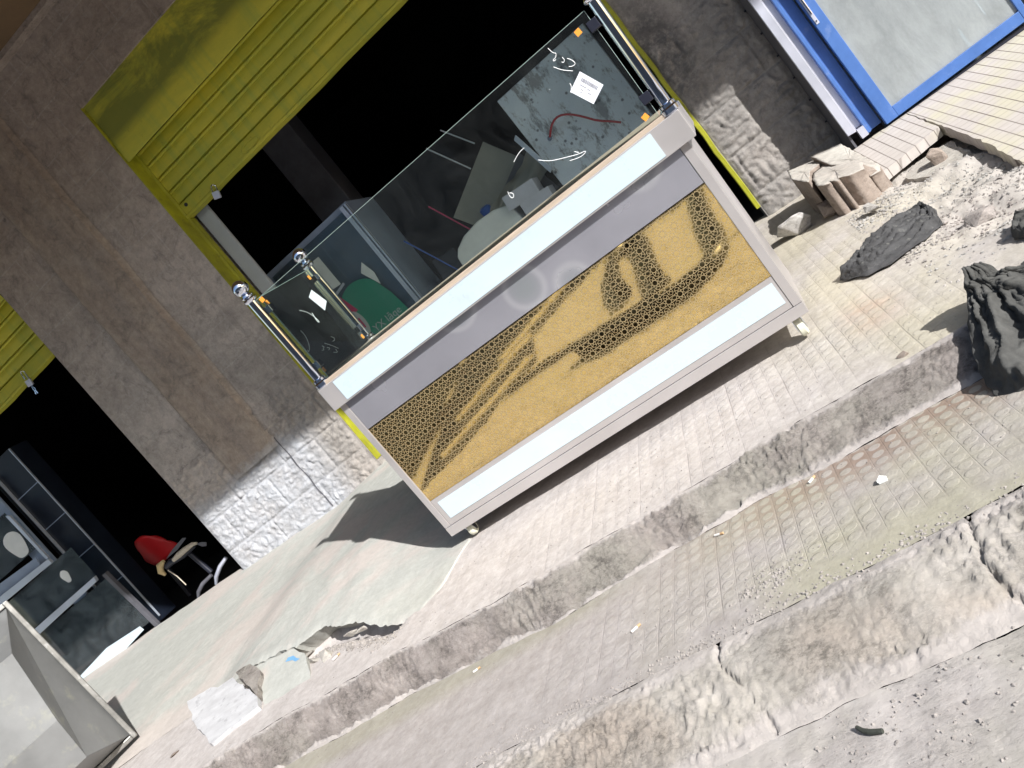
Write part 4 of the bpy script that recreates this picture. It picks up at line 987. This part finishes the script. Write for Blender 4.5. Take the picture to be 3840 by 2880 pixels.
mb.v = [(x, y, f(x, y)) for x, y in ((-2.70, 2.985), (-2.66, 2.975), (-2.63, 2.945), (-2.60, 2.925), (-2.63, 2.925), (-2.66, 2.95), (-2.71, 2.965))]; mb.f = [tuple(range(7))]
mb.build('paint_smear', M['bluepaint'], pf)
for (x, y, r, sd_, lb) in ((-2.52, 2.90, (0.055, 0.035, 0.025), 2, 'flat broken stone sliver under the cement edge'), (-2.42, 2.86, (0.042, 0.035, 0.03), 6, 'rounded yellowish stone beside the broken cement edge'), (-2.60, 2.96, (0.05, 0.03, 0.022), 8, 'grey stone sliver leaning on the cement edge'), (-2.31, 2.93, (0.035, 0.025, 0.02), 12, 'small stone inside the hollow under the cement edge'), (-2.22, 2.88, (0.03, 0.02, 0.016), 17, 'smallest stone in the hollow, nearest the counter')):
    mb = MB(); rock(mb, (x, y, up(x, y)+0.012), r, sd_, n=2); mb.build('broken_stone', M['block'], None, False, label=lb, cat='stone', group='stones along the broken cement edge')
mb = MB(); mb.v = []; 
rock(mb, (-3.40, 2.80, up(-3.40, 2.80)+0.004), (0.035, 0.025, 0.007), 23, n=2); mb.build('dark_stone', M['brownstone'], None, True, label='dark stone set in the pavement near the steel hood corner', cat='stone')
# litter
def butt(x, y, a, label, z=None, L=0.034, r=0.0038):
    z = H(x, y)+r if z is None else z
    e = empty('cigarette_butt', (x, y, z), a, label=label, cat='cigarette butt', group='cigarette butts on the pavement')
    MB().tube([(-L/2, 0, 0), (L*0.15, 0, 0)], r, 8).build('paper_tube', M['butt'], e, True)
    MB().tube([(L*0.1505, 0, 0), (L/2, 0, 0.0005)], r*0.99, 8).build('filter_tip', M['buttend'], e, True)
butt(-0.875, 2.053, 0.45, 'cigarette butt in the middle of the lower pavement')
butt(-1.56, 2.353, 0.15, 'cigarette butt against the rough kerb, left of the middle one', L=0.03)
butt(-0.585, 2.325, -0.5, 'cigarette butt at the kerb foot beside brown dirt')
butt(-0.268, 2.334, 0.7, 'crushed cigarette butt on the brown dirt', L=0.03)
butt(-2.84, 2.768, 1.1, 'cigarette butt next to the marble fragment', z=up(-2.84, 2.768)+0.005)
butt(-2.34, 2.80, 0.8, 'cigarette butt below the stones of the cement edge', z=up(-2.34, 2.80)+0.005, L=0.04)
MB().tube([(-0.395, 1.462, rd(-.39)+0.010), (-0.385, 1.448, rd(-.39)+0.007), (-0.37, 1.435, rd(-.39)+0.007), (-0.349, 1.424, rd(-.35)+0.009)], [0.0045, 0.0055, 0.006, 0.005], 8).build('twig', M['twig'], None, True, label='short dark twig lying on the dusty road', cat='twig')

# ------------------------------------------------------------------ steel hood, lower left
hd = empty('steel_hood', (-4.00, 3.22, up(-4.0, 3.22)+0.04), label='open fronted galvanised steel hood standing on its edge, lower left', cat='steel hood')
ex = Vector((-0.62, -0.74, -0.02)).normalized(); ez = Vector((-0.085, 0.01, 1)).normalized(); ey = Vector((-0.78, 0.63, 0)).normalized()
hm = Matrix((ex, ey, ez)).transposed().to_4x4(); hm.translation = hd.location; hd.rotation_euler = hm.to_euler()
Hh, Wd, dp = 0.985, 1.25, 0.36
t = 0.026
mb = MB()
mb.box((0, -0.006, 0), (t, 0.03, Hh)).box((t, -0.0055, Hh-t), (Wd, 0.03, Hh)).box((t, -0.0055, 0), (Wd, 0.03, t)).box((Wd, -0.006, 0), (Wd+t, 0.03, Hh))
mb.build('rim', M['galvrim'], hd, bevel=0.004)
A = [(t, 0.005, t), (Wd, 0.005, t), (Wd, 0.005, Hh-t), (t, 0.005, Hh-t)]
B = [(0.21, dp*0.8, 0.13), (Wd-0.2, dp*0.8, 0.13), (Wd-0.2, dp, Hh-0.24), (0.13, dp, Hh-0.24)]
Mi = [(0.19, dp*0.93, 0.36), (Wd-0.2, dp*0.93, 0.36)]
mb = MB(); mb.quad(A[0], A[3], B[3], Mi[0], B[0]); mb.quad(A[3], A[2], B[2], B[3]); mb.quad(A[1], B[1], Mi[1], B[2], A[2]); mb.quad(A[0], B[0], B[1], A[1])
mb.quad(B[3], B[2], Mi[1], Mi[0]); mb.quad(Mi[0], Mi[1], B[1], B[0])
o = mb.build('sheet_shell', M['galv'], hd, fixn=False)
sm = o.modifiers.new('solid', 'SOLIDIFY'); sm.thickness = 0.003; sm.offset = 0

# ------------------------------------------------------------------ things in the left doorway
cb = empty('display_cabinet', (-6.1, 5.30, 0.36), label='unfinished steel and glass display cabinet frame in the left doorway', cat='cabinet')
def kp(name, mb, mat, par=None, **k):
    o = mb.build(name, mat, None, **k); o.parent = par or cb
    o.matrix_parent_inverse = Matrix.Translation((6.1, -5.30, -0.36)); return o
kp('post', MB().prism([(-5.655, 1.03), (-5.615, 1.03), (-5.565, 0.40), (-5.605, 0.40)], 5.29, 5.33, 'y'), M['greydark'], bevel=0.002)
kp('post', MB().box((-6.78, 5.29, 0.34), (-6.74, 5.33, 1.9)), M['coldsteel'], bevel=0.002)
kp('rail', MB().prism([(-6.70, 0.985), (-5.72, 1.02), (-5.71, 1.062), (-6.70, 1.048)], 5.27, 5.30, 'y'), M['coldsteel'], bevel=0.002)
kp('rail', MB().prism([(-6.75, 1.39), (-5.945, 1.375), (-5.95, 1.42), (-6.75, 1.455)], 5.27, 5.30, 'y'), M['coldsteel'], bevel=0.002)
kp('shelf', MB().prism([(-6.75, 1.46), (-6.10, 1.425), (-6.08, 1.50), (-6.75, 1.55)], 5.31, 5.32, 'y'), M['bluegrey'])
kp('base_tray', MB().prism([(-5.69, 0.505), (-5.68, 0.462), (-6.62, 0.345), (-6.62, 0.46), (-6.13, 0.515)], 5.255, 5.262, 'y').prism([(-5.695, 0.505), (-6.62, 0.44), (-6.62, 0.48), (-6.13, 0.535)], 5.263, 5.275, 'y'), M['white'])
kp('upright', MB().prism([(-5.98, 1.0), (-5.955, 1.0), (-5.965, 0.50), (-5.99, 0.50)], 5.34, 5.36, 'y').prism([(-5.80, 1.0), (-5.785, 1.0), (-5.74, 0.51), (-5.755, 0.51)], 5.34, 5.36, 'y'), M['greydark'])
kp('glass_panel', MB().box((-6.72, 5.335, 1.06), (-5.75, 5.338, 1.375)), M['glass_dark'])
kp('glass_panel', MB().box((-6.70, 5.335, 0.48), (-5.66, 5.338, 0.99)), M['glass_dark'])
kp('glass_panel', MB().box((-6.70, 5.335, 1.56), (-6.03, 5.338, 1.95)), M['glass_dark'])
kp('rail', MB().prism([(-6.02, 1.92), (-5.985, 1.90), (-5.98, 1.43), (-6.01, 1.43)], 5.31, 5.33, 'y'), M['coldsteel'])
mb = MB(); c0 = (-6.17, 1.69); mb.prism([(c0[0]+0.105*math.cos(a)*(1+.12*math.sin(3*a)), c0[1]+0.135*math.sin(a)*(1+.1*math.cos(2*a))) for a in [2*PI*k/22 for k in range(22)]], 5.330, 5.333, 'y')
kp('suction_patch', mb, M['palewhite'])
mb = MB(); c0 = (-6.0, 1.22); mb.prism([(c0[0]+0.045*math.cos(a)*(1+.15*math.sin(3*a)), c0[1]+0.06*math.sin(a)) for a in [2*PI*k/22 for k in range(22)]], 5.330, 5.333, 'y')
kp('suction_patch', mb, M['palewhite'])
# tall dark fridge
fg = empty('tall_fridge', (-5.6, 5.6, 0.38), label='tall dark glass fronted fridge inside the left doorway', cat='fridge')
def gp_(name, mb, mat, par=None, **k):
    o = mb.build(name, mat, None, **k); o.parent = par or fg; o.matrix_parent_inverse = Matrix.Translation((5.6, -5.6, -0.38)); return o
gp_('body', MB().box((-6.08, 5.50, 0.42), (-5.70, 5.70, 2.35)), M['navy'], bevel=0.004)
gp_('door_edge', MB().box((-5.699, 5.485, 0.46), (-5.690, 5.50, 2.34)).box((-6.02, 5.478, 0.60), (-6.005, 5.4995, 2.30)), M['coldsteel'])
gp_('door_panel', MB().box((-6.22, 5.40, 0.60), (-6.04, 5.42, 2.25)), M['bluegrey'])
for z in (0.92, 1.28, 1.64, 1.98): gp_('shelf_bar', MB().box((-6.0, 5.492, z), (-5.705, 5.4995, z+0.006)), M['bluegrey'])
# broken office chair
ch = empty('office_chair', (-5.0, 5.45, 0.34), label='broken office chair with torn yellow foam and caster legs in the left doorway', cat='chair')
def hp(name, mb, mat, par=None, **k):
    o = mb.build(name, mat, None, **k); o.parent = par or ch; o.matrix_parent_inverse = Matrix.Translation((5.0, -5.45, -0.34)); return o
arc = [(-5.30, 5.44, 0.70), (-5.315, 5.44, 0.745), (-5.28, 5.44, 0.79), (-5.22, 5.44, 0.80)]
hp('seat_foam', MB().tube(arc, [0.012, 0.028, 0.030, 0.014], 12), M['foam'], smooth=True)
hp('seat_shell', MB().tube([(-5.25, 5.45, 0.745), (-5.18, 5.45, 0.755), (-5.05, 5.46, 0.735), (-4.90, 5.47, 0.735)], [0.02, 0.03, 0.026, 0.014], 12), M['black'], smooth=True)
hp('wadding', MB().tube([(-5.13, 5.435, 0.755), (-5.05, 5.435, 0.760), (-4.97, 5.435, 0.762), (-4.88, 5.44, 0.758), (-4.84, 5.44, 0.742)], [0.018, 0.026, 0.024, 0.017, 0.010], 12), M['foamwhite'], smooth=True)
hp('torn_cover', MB().prism([(-4.86, 0.745), (-4.80, 0.725), (-4.765, 0.70), (-4.79, 0.675), (-4.825, 0.695), (-4.84, 0.72)], 5.44, 5.446, 'y').prism([(-5.20, 0.80), (-5.08, 0.83), (-4.93, 0.85), (-4.90, 0.83), (-5.05, 0.80)], 5.455, 5.46, 'y'), M['greydark'])
hp('lever', MB().tube([(-5.24, 5.43, 0.72), (-5.21, 5.43, 0.63), (-5.20, 5.43, 0.53)], 0.005, 6), M['foamwhite'])
hp('gas_stem', MB().tube([(-5.02, 5.50, 0.72), (-4.98, 5.50, 0.48)], 0.022, 12), M['black'], smooth=True)
for pth, cx_ in (([(-4.74, 5.47, 0.50), (-4.82, 5.44, 0.475), (-4.90, 5.42, 0.43), (-4.945, 5.41, 0.38)], (-4.95, 5.41, 0.358)), ([(-4.98, 5.48, 0.46), (-5.08, 5.45, 0.45), (-5.15, 5.43, 0.42), (-5.185, 5.42, 0.38)], (-5.19, 5.42, 0.372))):
    lg = hp('star_leg', MB().tube(pth, [0.016, 0.019, 0.018, 0.012], 10), M['silver'] if cx_[0] > -5 else M['greydark'], smooth=True)
    mb = MB().lathe([(0.004, -0.02), (0.024, -0.02), (0.027, -0.012), (0.027, 0.012), (0.024, 0.02), (0.004, 0.02)], (0, 0, 0), 16)
    mb.v = [(cx_[0]+z, cx_[1]+x, cx_[2]+y) for x, y, z in mb.v]; hp('caster', mb, M['silver'], lg, smooth=True)
rs = empty('plastic_chair', (-5.80, 6.0, 0.4), label='red rounded chair back in the dark left doorway behind the torn chair', cat='chair')
mb = MB()
for i in range(13):
    for j in range(9):
        u, v = i/12-0.5, j/8; zz = 0.80+0.31*v; w2 = 0.36*(1-0.25*v**4); mb.v.append((-5.73+u*w2-0.02*v, 6.0+0.22*u*u-0.05*v, zz-0.16*abs(2*u)**3*v+0.05*abs(2*u)**3*(1-v)))
for i in range(12):
    for j in range(8): a = i*9+j; mb.f.append((a, a+9, a+10, a+1))
o = mb.build('chair_back', M['red'], None, 'all'); o.parent = rs; o.matrix_parent_inverse = Matrix.Translation((5.80, -6.0, -0.4)); sm = o.modifiers.new('s', 'SOLIDIFY'); sm.thickness = 0.02
mb = MB().tube([(-5.78, 6.01, 0.80), (-5.78, 5.99, 0.40)], 0.02, 10)
o = mb.build('stem', M['black'], None, True); o.parent = rs; o.matrix_parent_inverse = Matrix.Translation((5.80, -6.0, -0.4))

# ------------------------------------------------------------------ things inside the middle doorway
tk = empty('steel_tank', (-0.42, 6.2, 0.1), label='big sheet metal tank with flaking grey blue paint behind the glass', cat='tank')
def op(root, name, mb, mat, **k):
    o = mb.build(name, mat, None, **k); o.parent = root; o.matrix_parent_inverse = Matrix.Translation(-Vector(root.location)); return o
op(tk, 'body', MB().box((-0.80, 6.0, 0.98), (-0.02, 6.6, 1.83)), M['tank'], bevel=0.006)
op(tk, 'stand', MB().box((-0.78, 6.02, 0.1), (-0.70, 6.1, 0.978)).box((-0.12, 6.02, 0.1), (-0.04, 6.1, 0.978)).box((-0.78, 6.5, 0.1), (-0.70, 6.58, 0.978)).box((-0.12, 6.5, 0.1), (-0.04, 6.58, 0.978)).box((-0.69, 6.03, 0.90), (-0.13, 6.07, 0.96)), M['greydark'])
op(tk, 'hose_nozzle', MB().tube([(-0.66, 5.999, 1.385), (-0.66, 5.93, 1.385)], [0.022, 0.018], 14), M['chrome'], smooth=True)
hs = []
for k in range(15):
    s = k/14; hs.append((-0.655+0.44*s, 5.935-0.04*math.sin(PI*s), 1.39+0.11*math.sin(PI*min(1, s*1.35))*(1-s*0.5)-0.24*s*s))
tagp(MB().tube(hs, 0.008, 10).build('red_hose', M['redhose'], None, True), 'thin red hose curving from the tank outlet', 'hose')
tagp(MB().prism([(-0.865, 1.54), (-0.835, 1.56), (-0.775, 1.22), (-0.805, 1.20)], 5.93, 5.96, 'y').build('spirit_level', M['coldsteel'], None, bevel=0.002), 'pale blue metal spirit level leaning against the tank', 'spirit level')
tagp(MB().prism([(-1.66, 1.45), (-1.11, 1.73), (-0.98, 1.49), (-1.12, 1.08), (-1.45, 1.10)], 6.30, 6.32, 'y').build('leaning_board', M['cardboard'], None), 'dull grey board leaning inside, left of the tank', 'board')
tagp(MB().prism([(-1.30, 1.30), (-0.93, 1.48), (-0.86, 1.10), (-1.2, 1.05)], 6.20, 6.22, 'y').build('leaning_board', M['greydark'], None), 'darker board leaning in front of the dull grey one', 'board')
tagp(MB().box((-0.13, -0.12, -0.055), (0.13, 0.12, 0.055)).build('carton', M['boxgrey'], None, bevel=0.003), 'small grey carton on top of the carton pile', 'carton', group='grey cartons behind the counter glass').matrix_world = Matrix.Translation((-1.06, 6.0, 1.215)) @ Matrix.Rotation(0.12, 4, 'Y')
tagp(MB().box((-0.12, -0.12, -0.09), (0.12, 0.12, 0.09)).build('carton', M['boxgrey'], None, bevel=0.003), 'larger grey carton at the bottom of the carton pile', 'carton', group='grey cartons behind the counter glass').matrix_world = Matrix.Translation((-1.0, 6.0, 1.065)) @ Matrix.Rotation(0.12, 4, 'Y')
# white rounded car-like freezer lid
mb = MB(); prof = [(-1.78, 0.86), (-1.74, 1.17), (-1.70, 1.215), (-1.60, 1.26), (-1.45, 1.28), (-1.30, 1.265), (-1.18, 1.22), (-1.14, 0.86)]
mb.prism(prof, 5.95, 6.45, 'y')
fz_ = empty('chest_freezer', (-1.46, 6.2, 0.2), label='white rounded freezer lid showing above the counter edge', cat='freezer')
op(fz_, 'lid', mb, M['palewhite'], bevel=0.012)
op(fz_, 'body', MB().box((-1.76, 5.97, 0.2), (-1.16, 6.43, 0.858)), M['palewhite'], bevel=0.01)
tagp(MB().lathe([(0.02, 0), (0.045, 0.01), (0.05, 0.06), (0.03, 0.075)], (-1.42, 6.3, 1.285), 14).build('blue_cap', M['blueitem'], None, True), 'small blue plastic cap on the freezer lid', 'cap')
cl = [((-1.92, 6.25, 1.12), (0.10, 0.08, 0.16), 'navy', 'dark blue crate among the clutter, left of the freezer lid', 'crate'), ((-1.95, 6.05, 0.96), (0.12, 0.10, 0.07), 'boxgrey', 'low grey box left of the freezer lid', 'box'),
      ((-0.92, 6.1, 0.98), (0.06, 0.06, 0.05), 'brownstone', 'small brown bundle at the tank foot', 'bundle'), ((-1.22, 6.35, 1.16), (0.09, 0.06, 0.10), 'greydark', 'dark toolbox behind the cartons', 'toolbox')]
for (c, h, m, lb, ca) in cl:
    o = tagp(MB().box((-h[0], -h[1], -h[2]), h).build(ca, M[m], None, bevel=0.008), lb, ca); o.location = c; o.rotation_euler = (0, 0.1, 0.3)
for (x0, z0, x1, z1, m, lb, ca) in ((-2.05, 1.55, -1.83, 1.05, 'blueitem', 'thin blue pole leaning inside the shop', 'pole'), (-1.72, 1.62, -1.52, 1.15, 'redsign', 'thin crimson pole leaning inside the shop', 'pole'), (-1.45, 1.95, -1.28, 1.62, 'coldsteel', 'short pale rod hanging above the leaning boards', 'rod'), (-1.28, 1.98, -1.14, 1.74, 'coldsteel', 'second pale rod hanging nearer the tank', 'rod')):
    tagp(MB().tube([(x0, 6.15, z0), (x1, 6.15, z1)], 0.006, 6).build(ca, M[m], None, True), lb, ca)
# loose dust sheet slumped over the boards
mb = MB()
for i in range(31):
    for j in range(9):
        u, v = i/30, j/8; x = -1.62+0.78*u; z = 1.10+0.40*u+0.05*math.sin(u*5)-(0.05+0.16*u)*v+0.02*noise.noise(Vector((u*9, v*4, 2)))
        mb.v.append((x, 6.12-0.03*math.sin(v*9+u*3)-0.02*noise.noise(Vector((u*12, v*6, 5))), z))
for i in range(30):
    for j in range(8): a = i*9+j; mb.f.append((a, a+9, a+10, a+1))
tagp(mb.build('dust_sheet', M['cardboard'], None, 'all'), 'grey dust sheet slumped in front of the leaning boards', 'dust sheet')
# drinks fridge with poster
df = empty('drinks_fridge', (-2.65, 6.0, 0.35), label='blue grey drinks fridge with posters behind the side glass', cat='fridge')
op(df, 'body', MB().box((-3.10, 6.02, 0.35), (-2.17, 6.6, 2.05)), M['bluegrey'], bevel=0.006)
op(df, 'door_glass', MB().box((-3.05, 6.0, 0.6), (-2.24, 6.012, 2.0)), M['glass_dark'])
op(df, 'door_trim', MB().box((-2.235, 5.985, 0.6), (-2.20, 6.018, 2.03)).box((-2.186, 5.985, 0.6), (-2.172, 6.018, 2.03)), M['coldsteel'])
op(df, 'inner_rail', MB().prism([(-2.58, 1.50), (-2.56, 1.51), (-2.40, 1.10), (-2.42, 1.10)], 5.985, 5.992, 'y').prism([(-2.78, 1.56), (-2.60, 1.60), (-2.60, 1.58), (-2.77, 1.54)], 5.985, 5.992, 'y'), M['coldsteel'])
tagp(MB().prism([(-2.78, 1.88), (-2.62, 1.87), (-2.62, 1.60), (-2.78, 1.62)], 5.978, 5.981, 'y').build('paper_notice', M['palewhite'], None), 'blank pale notice stuck on the drinks fridge', 'notice')
tagp(MB().prism([(-2.43, 1.56), (-2.37, 1.62), (-2.34, 1.50), (-2.36, 1.40)], 5.978, 5.981, 'y').build('paper_scrap', M['palewhite'], None), 'torn pale paper scrap on the fridge glass', 'paper')
sg = empty('green_poster', (-2.6, 5.97, 1.1), label='round topped green poster with white lettering on the fridge', cat='poster')
pl = [(-2.76, 1.05), (-2.76, 1.50)]+[(-2.56-0.20*math.cos(a), 1.38+0.17*math.sin(a)) for a in [PI*k/14 for k in range(2, 13)]]+[(-2.33, 1.30), (-2.30, 1.05)]
op(sg, 'sheet', MB().prism(pl, 5.965, 5.968, 'y'), M['greensign'])
op(sg, 'red_corner', MB().prism([(-2.755, 1.36), (-2.755, 1.52), (-2.69, 1.53), (-2.64, 1.36)], 5.961, 5.964, 'y'), M['redsign'])
op(sg, 'badge', MB().prism([(-2.70+0.055*math.cos(a), 1.27+0.115*math.sin(a)) for a in [2*PI*k/22 for k in range(22)]], 5.960, 5.9635, 'y'), M['greyprint'])
op(sg, 'badge_print', MB().box((-2.73, 5.9575, 1.22), (-2.675, 5.9595, 1.31)), M['redsign'])
tm = Matrix.Translation((-2.64-sg.location.x, 5.962-sg.location.y, 1.135-sg.location.z)) @ Matrix.Rotation(PI/2, 4, 'X')
text_mesh('lettering', "YX l\u0101qe", 0.085, M['greyprint'], sg, tm)
tm = Matrix.Translation((-2.62-sg.location.x, 5.962-sg.location.y, 1.065-sg.location.z)) @ Matrix.Rotation(PI/2, 4, 'X')
text_mesh('lettering', "ikaori", 0.06, M['greyprint'], sg, tm)
# pale upright beside the left jamb
tagp(MB().box((-2.905, 5.425, 0.36), (-2.795, 5.46, 2.66)).build('grey_post', M['greypost'], None, bevel=0.004), 'pale grey upright board just inside the left jamb of the middle doorway', 'board')

# ------------------------------------------------------------------ unseen street behind the camera, props added for the mirror and chrome
cr = empty('parked_car', (-5.2, 0.3, -0.3), label='dark parked car, added unseen to darken the mirror reflection', cat='car')
def carp(name, mb, mat, par=None, **k):  # unseen car, put in as a dark mass for the gold mirror
    o = mb.build(name, mat, None, **k); o.parent = par or cr; o.matrix_parent_inverse = Matrix.Translation((5.2, -0.3, 0.3)); return o
side = [(-7.4, -0.12), (-7.42, 0.35), (-7.2, 0.5), (-6.25, 0.58), (-5.6, 1.05), (-4.2, 1.08), (-3.6, 0.62), (-3.1, 0.52), (-3.05, -0.12)]
carp('body', MB().prism(side, -0.6, 1.15, 'y'), M['navy'], bevel=0.05)
carp('windows', MB().prism([(-6.05, 0.60), (-5.55, 0.98), (-4.25, 1.0), (-3.75, 0.63)], 1.151, 1.16, 'y'), M['black'])
for x in (-6.65, -3.75):
    for y in (-0.45, 1.0):
        mb = MB().lathe([(0.05, -0.1), (0.3, -0.1), (0.32, -0.06), (0.32, 0.06), (0.3, 0.1), (0.05, 0.1)], (0, 0, 0), 22); mb.v = [(x+a, y+c, 0.0+b) for a, b, c in mb.v]
        carp('wheel', mb, M['black'], smooth=True)
def flat(name, poly, z, th, mat, label, cat):  # unseen flat sheets and strips, added to shape the mirror reflection
    zz = lambda x: rd(x)+z
    mb = MB(); n = len(poly); mb.v = [(x, y, zz(x)+th) for x, y in poly]+[(x, y, zz(x)-0.01) for x, y in poly]
    mb.f = [tuple(range(n)), tuple(range(2*n-1, n-1, -1))]+[(i, i+n, (i+1) % n+n, (i+1) % n) for i in range(n)]
    mb.build(name, M[mat], None, label=label, cat=cat)
flat('mirror_prop_sheet', [(-3.0, 1.30), (-2.74, 1.05), (-2.53, 0.78), (-2.42, 0.45), (-2.16, 0.14), (-2.36, -0.6), (-2.05, -1.1), (-1.7, -1.45), (-1.2, -2.3), (-3.6, -2.3), (-3.2, 0.2)], 0.004, 0.008, 'black', 'unseen dark sheet added on the road for the mirror reflection', 'mat')
flat('mirror_prop_strip', [(-2.93, 0.92), (-2.88, 0.98), (-2.2, 0.02), (-2.3, -0.05)], 0.014, 0.012, 'foamwhite', 'unseen pale strip added for the mirror, nearest the kerb', 'mirror_prop_strip')
flat('mirror_prop_strip', [(-3.0, 0.3), (-2.94, 0.36), (-2.35, -0.6), (-2.42, -0.7)], 0.014, 0.012, 'foamwhite', 'second unseen pale strip added for the mirror', 'mirror_prop_strip')
flat('mirror_prop_strip', [(-2.75, -0.5), (-2.66, -0.45), (-2.1, -1.5), (-2.2, -1.6)], 0.014, 0.012, 'foamwhite', 'short unseen pale strip added for the mirror, on the far side', 'mirror_prop_strip')
def hose(pts, r, label):  # unseen dark tubes, added to draw the dark bands in the mirror
    P = [(x, y, 0) for x, y in smooth_line(pts, 3)]
    MB().tube([(x, y, rd(x)+r*0.9+0.004) for x, y, _ in P], r, 10).build('mirror_prop_tube', M['black'], None, True, label=label, cat='hose')
hose([(-1.62, .72), (-1.28, .86), (-.72, .88), (-.46, .71), (-.46, .3), (-.54, -.2), (-.63, -1.75)], 0.055, 'unseen thick dark tube added for the mirror, curving along the road')
flat('mirror_prop_sheet', [(-1.55, -1.45), (0.6, -1.75), (0.8, -3.6), (-1.3, -3.6)], 0.004, 0.008, 'black', 'second unseen dark sheet added for the mirror, further along the road', 'mat')
hose([(-1.27, .14), (-1.42, -.35), (-1.50, -1.1), (-1.30, -1.35), (-1.16, -.9), (-1.05, -.1), (-.98, .28)], 0.06, 'unseen thick dark tube added for the mirror, bent into a tight arch')
hose([(-2.37, .52), (-2.03, .40), (-1.52, .49), (-1.1, .57), (-.90, .36)], 0.022, 'unseen thin dark tube added for the mirror, along the road')
bo = empty('opposite_building', (0, -9.5, -0.3), label='plain beige building across the street', cat='building')
def bp2(name, mb, mat, **k):
    o = mb.build(name, mat, None, **k); o.parent = bo; o.matrix_parent_inverse = Matrix.Translation((0, 9.5, 0.3)); return o
bp2('wall', MB().box((-25, -12, -0.4), (18, -9.5, 6.0)), M['palerender'])
for x in range(-22, 18, 5): bp2('window', MB().box((x, -9.499, 2.2), (x+1.5, -9.47, 4.0)), M['navy']); bp2('door', MB().box((x+2.2, -9.499, -0.3), (x+3.9, -9.46, 2.3)), M['black'])
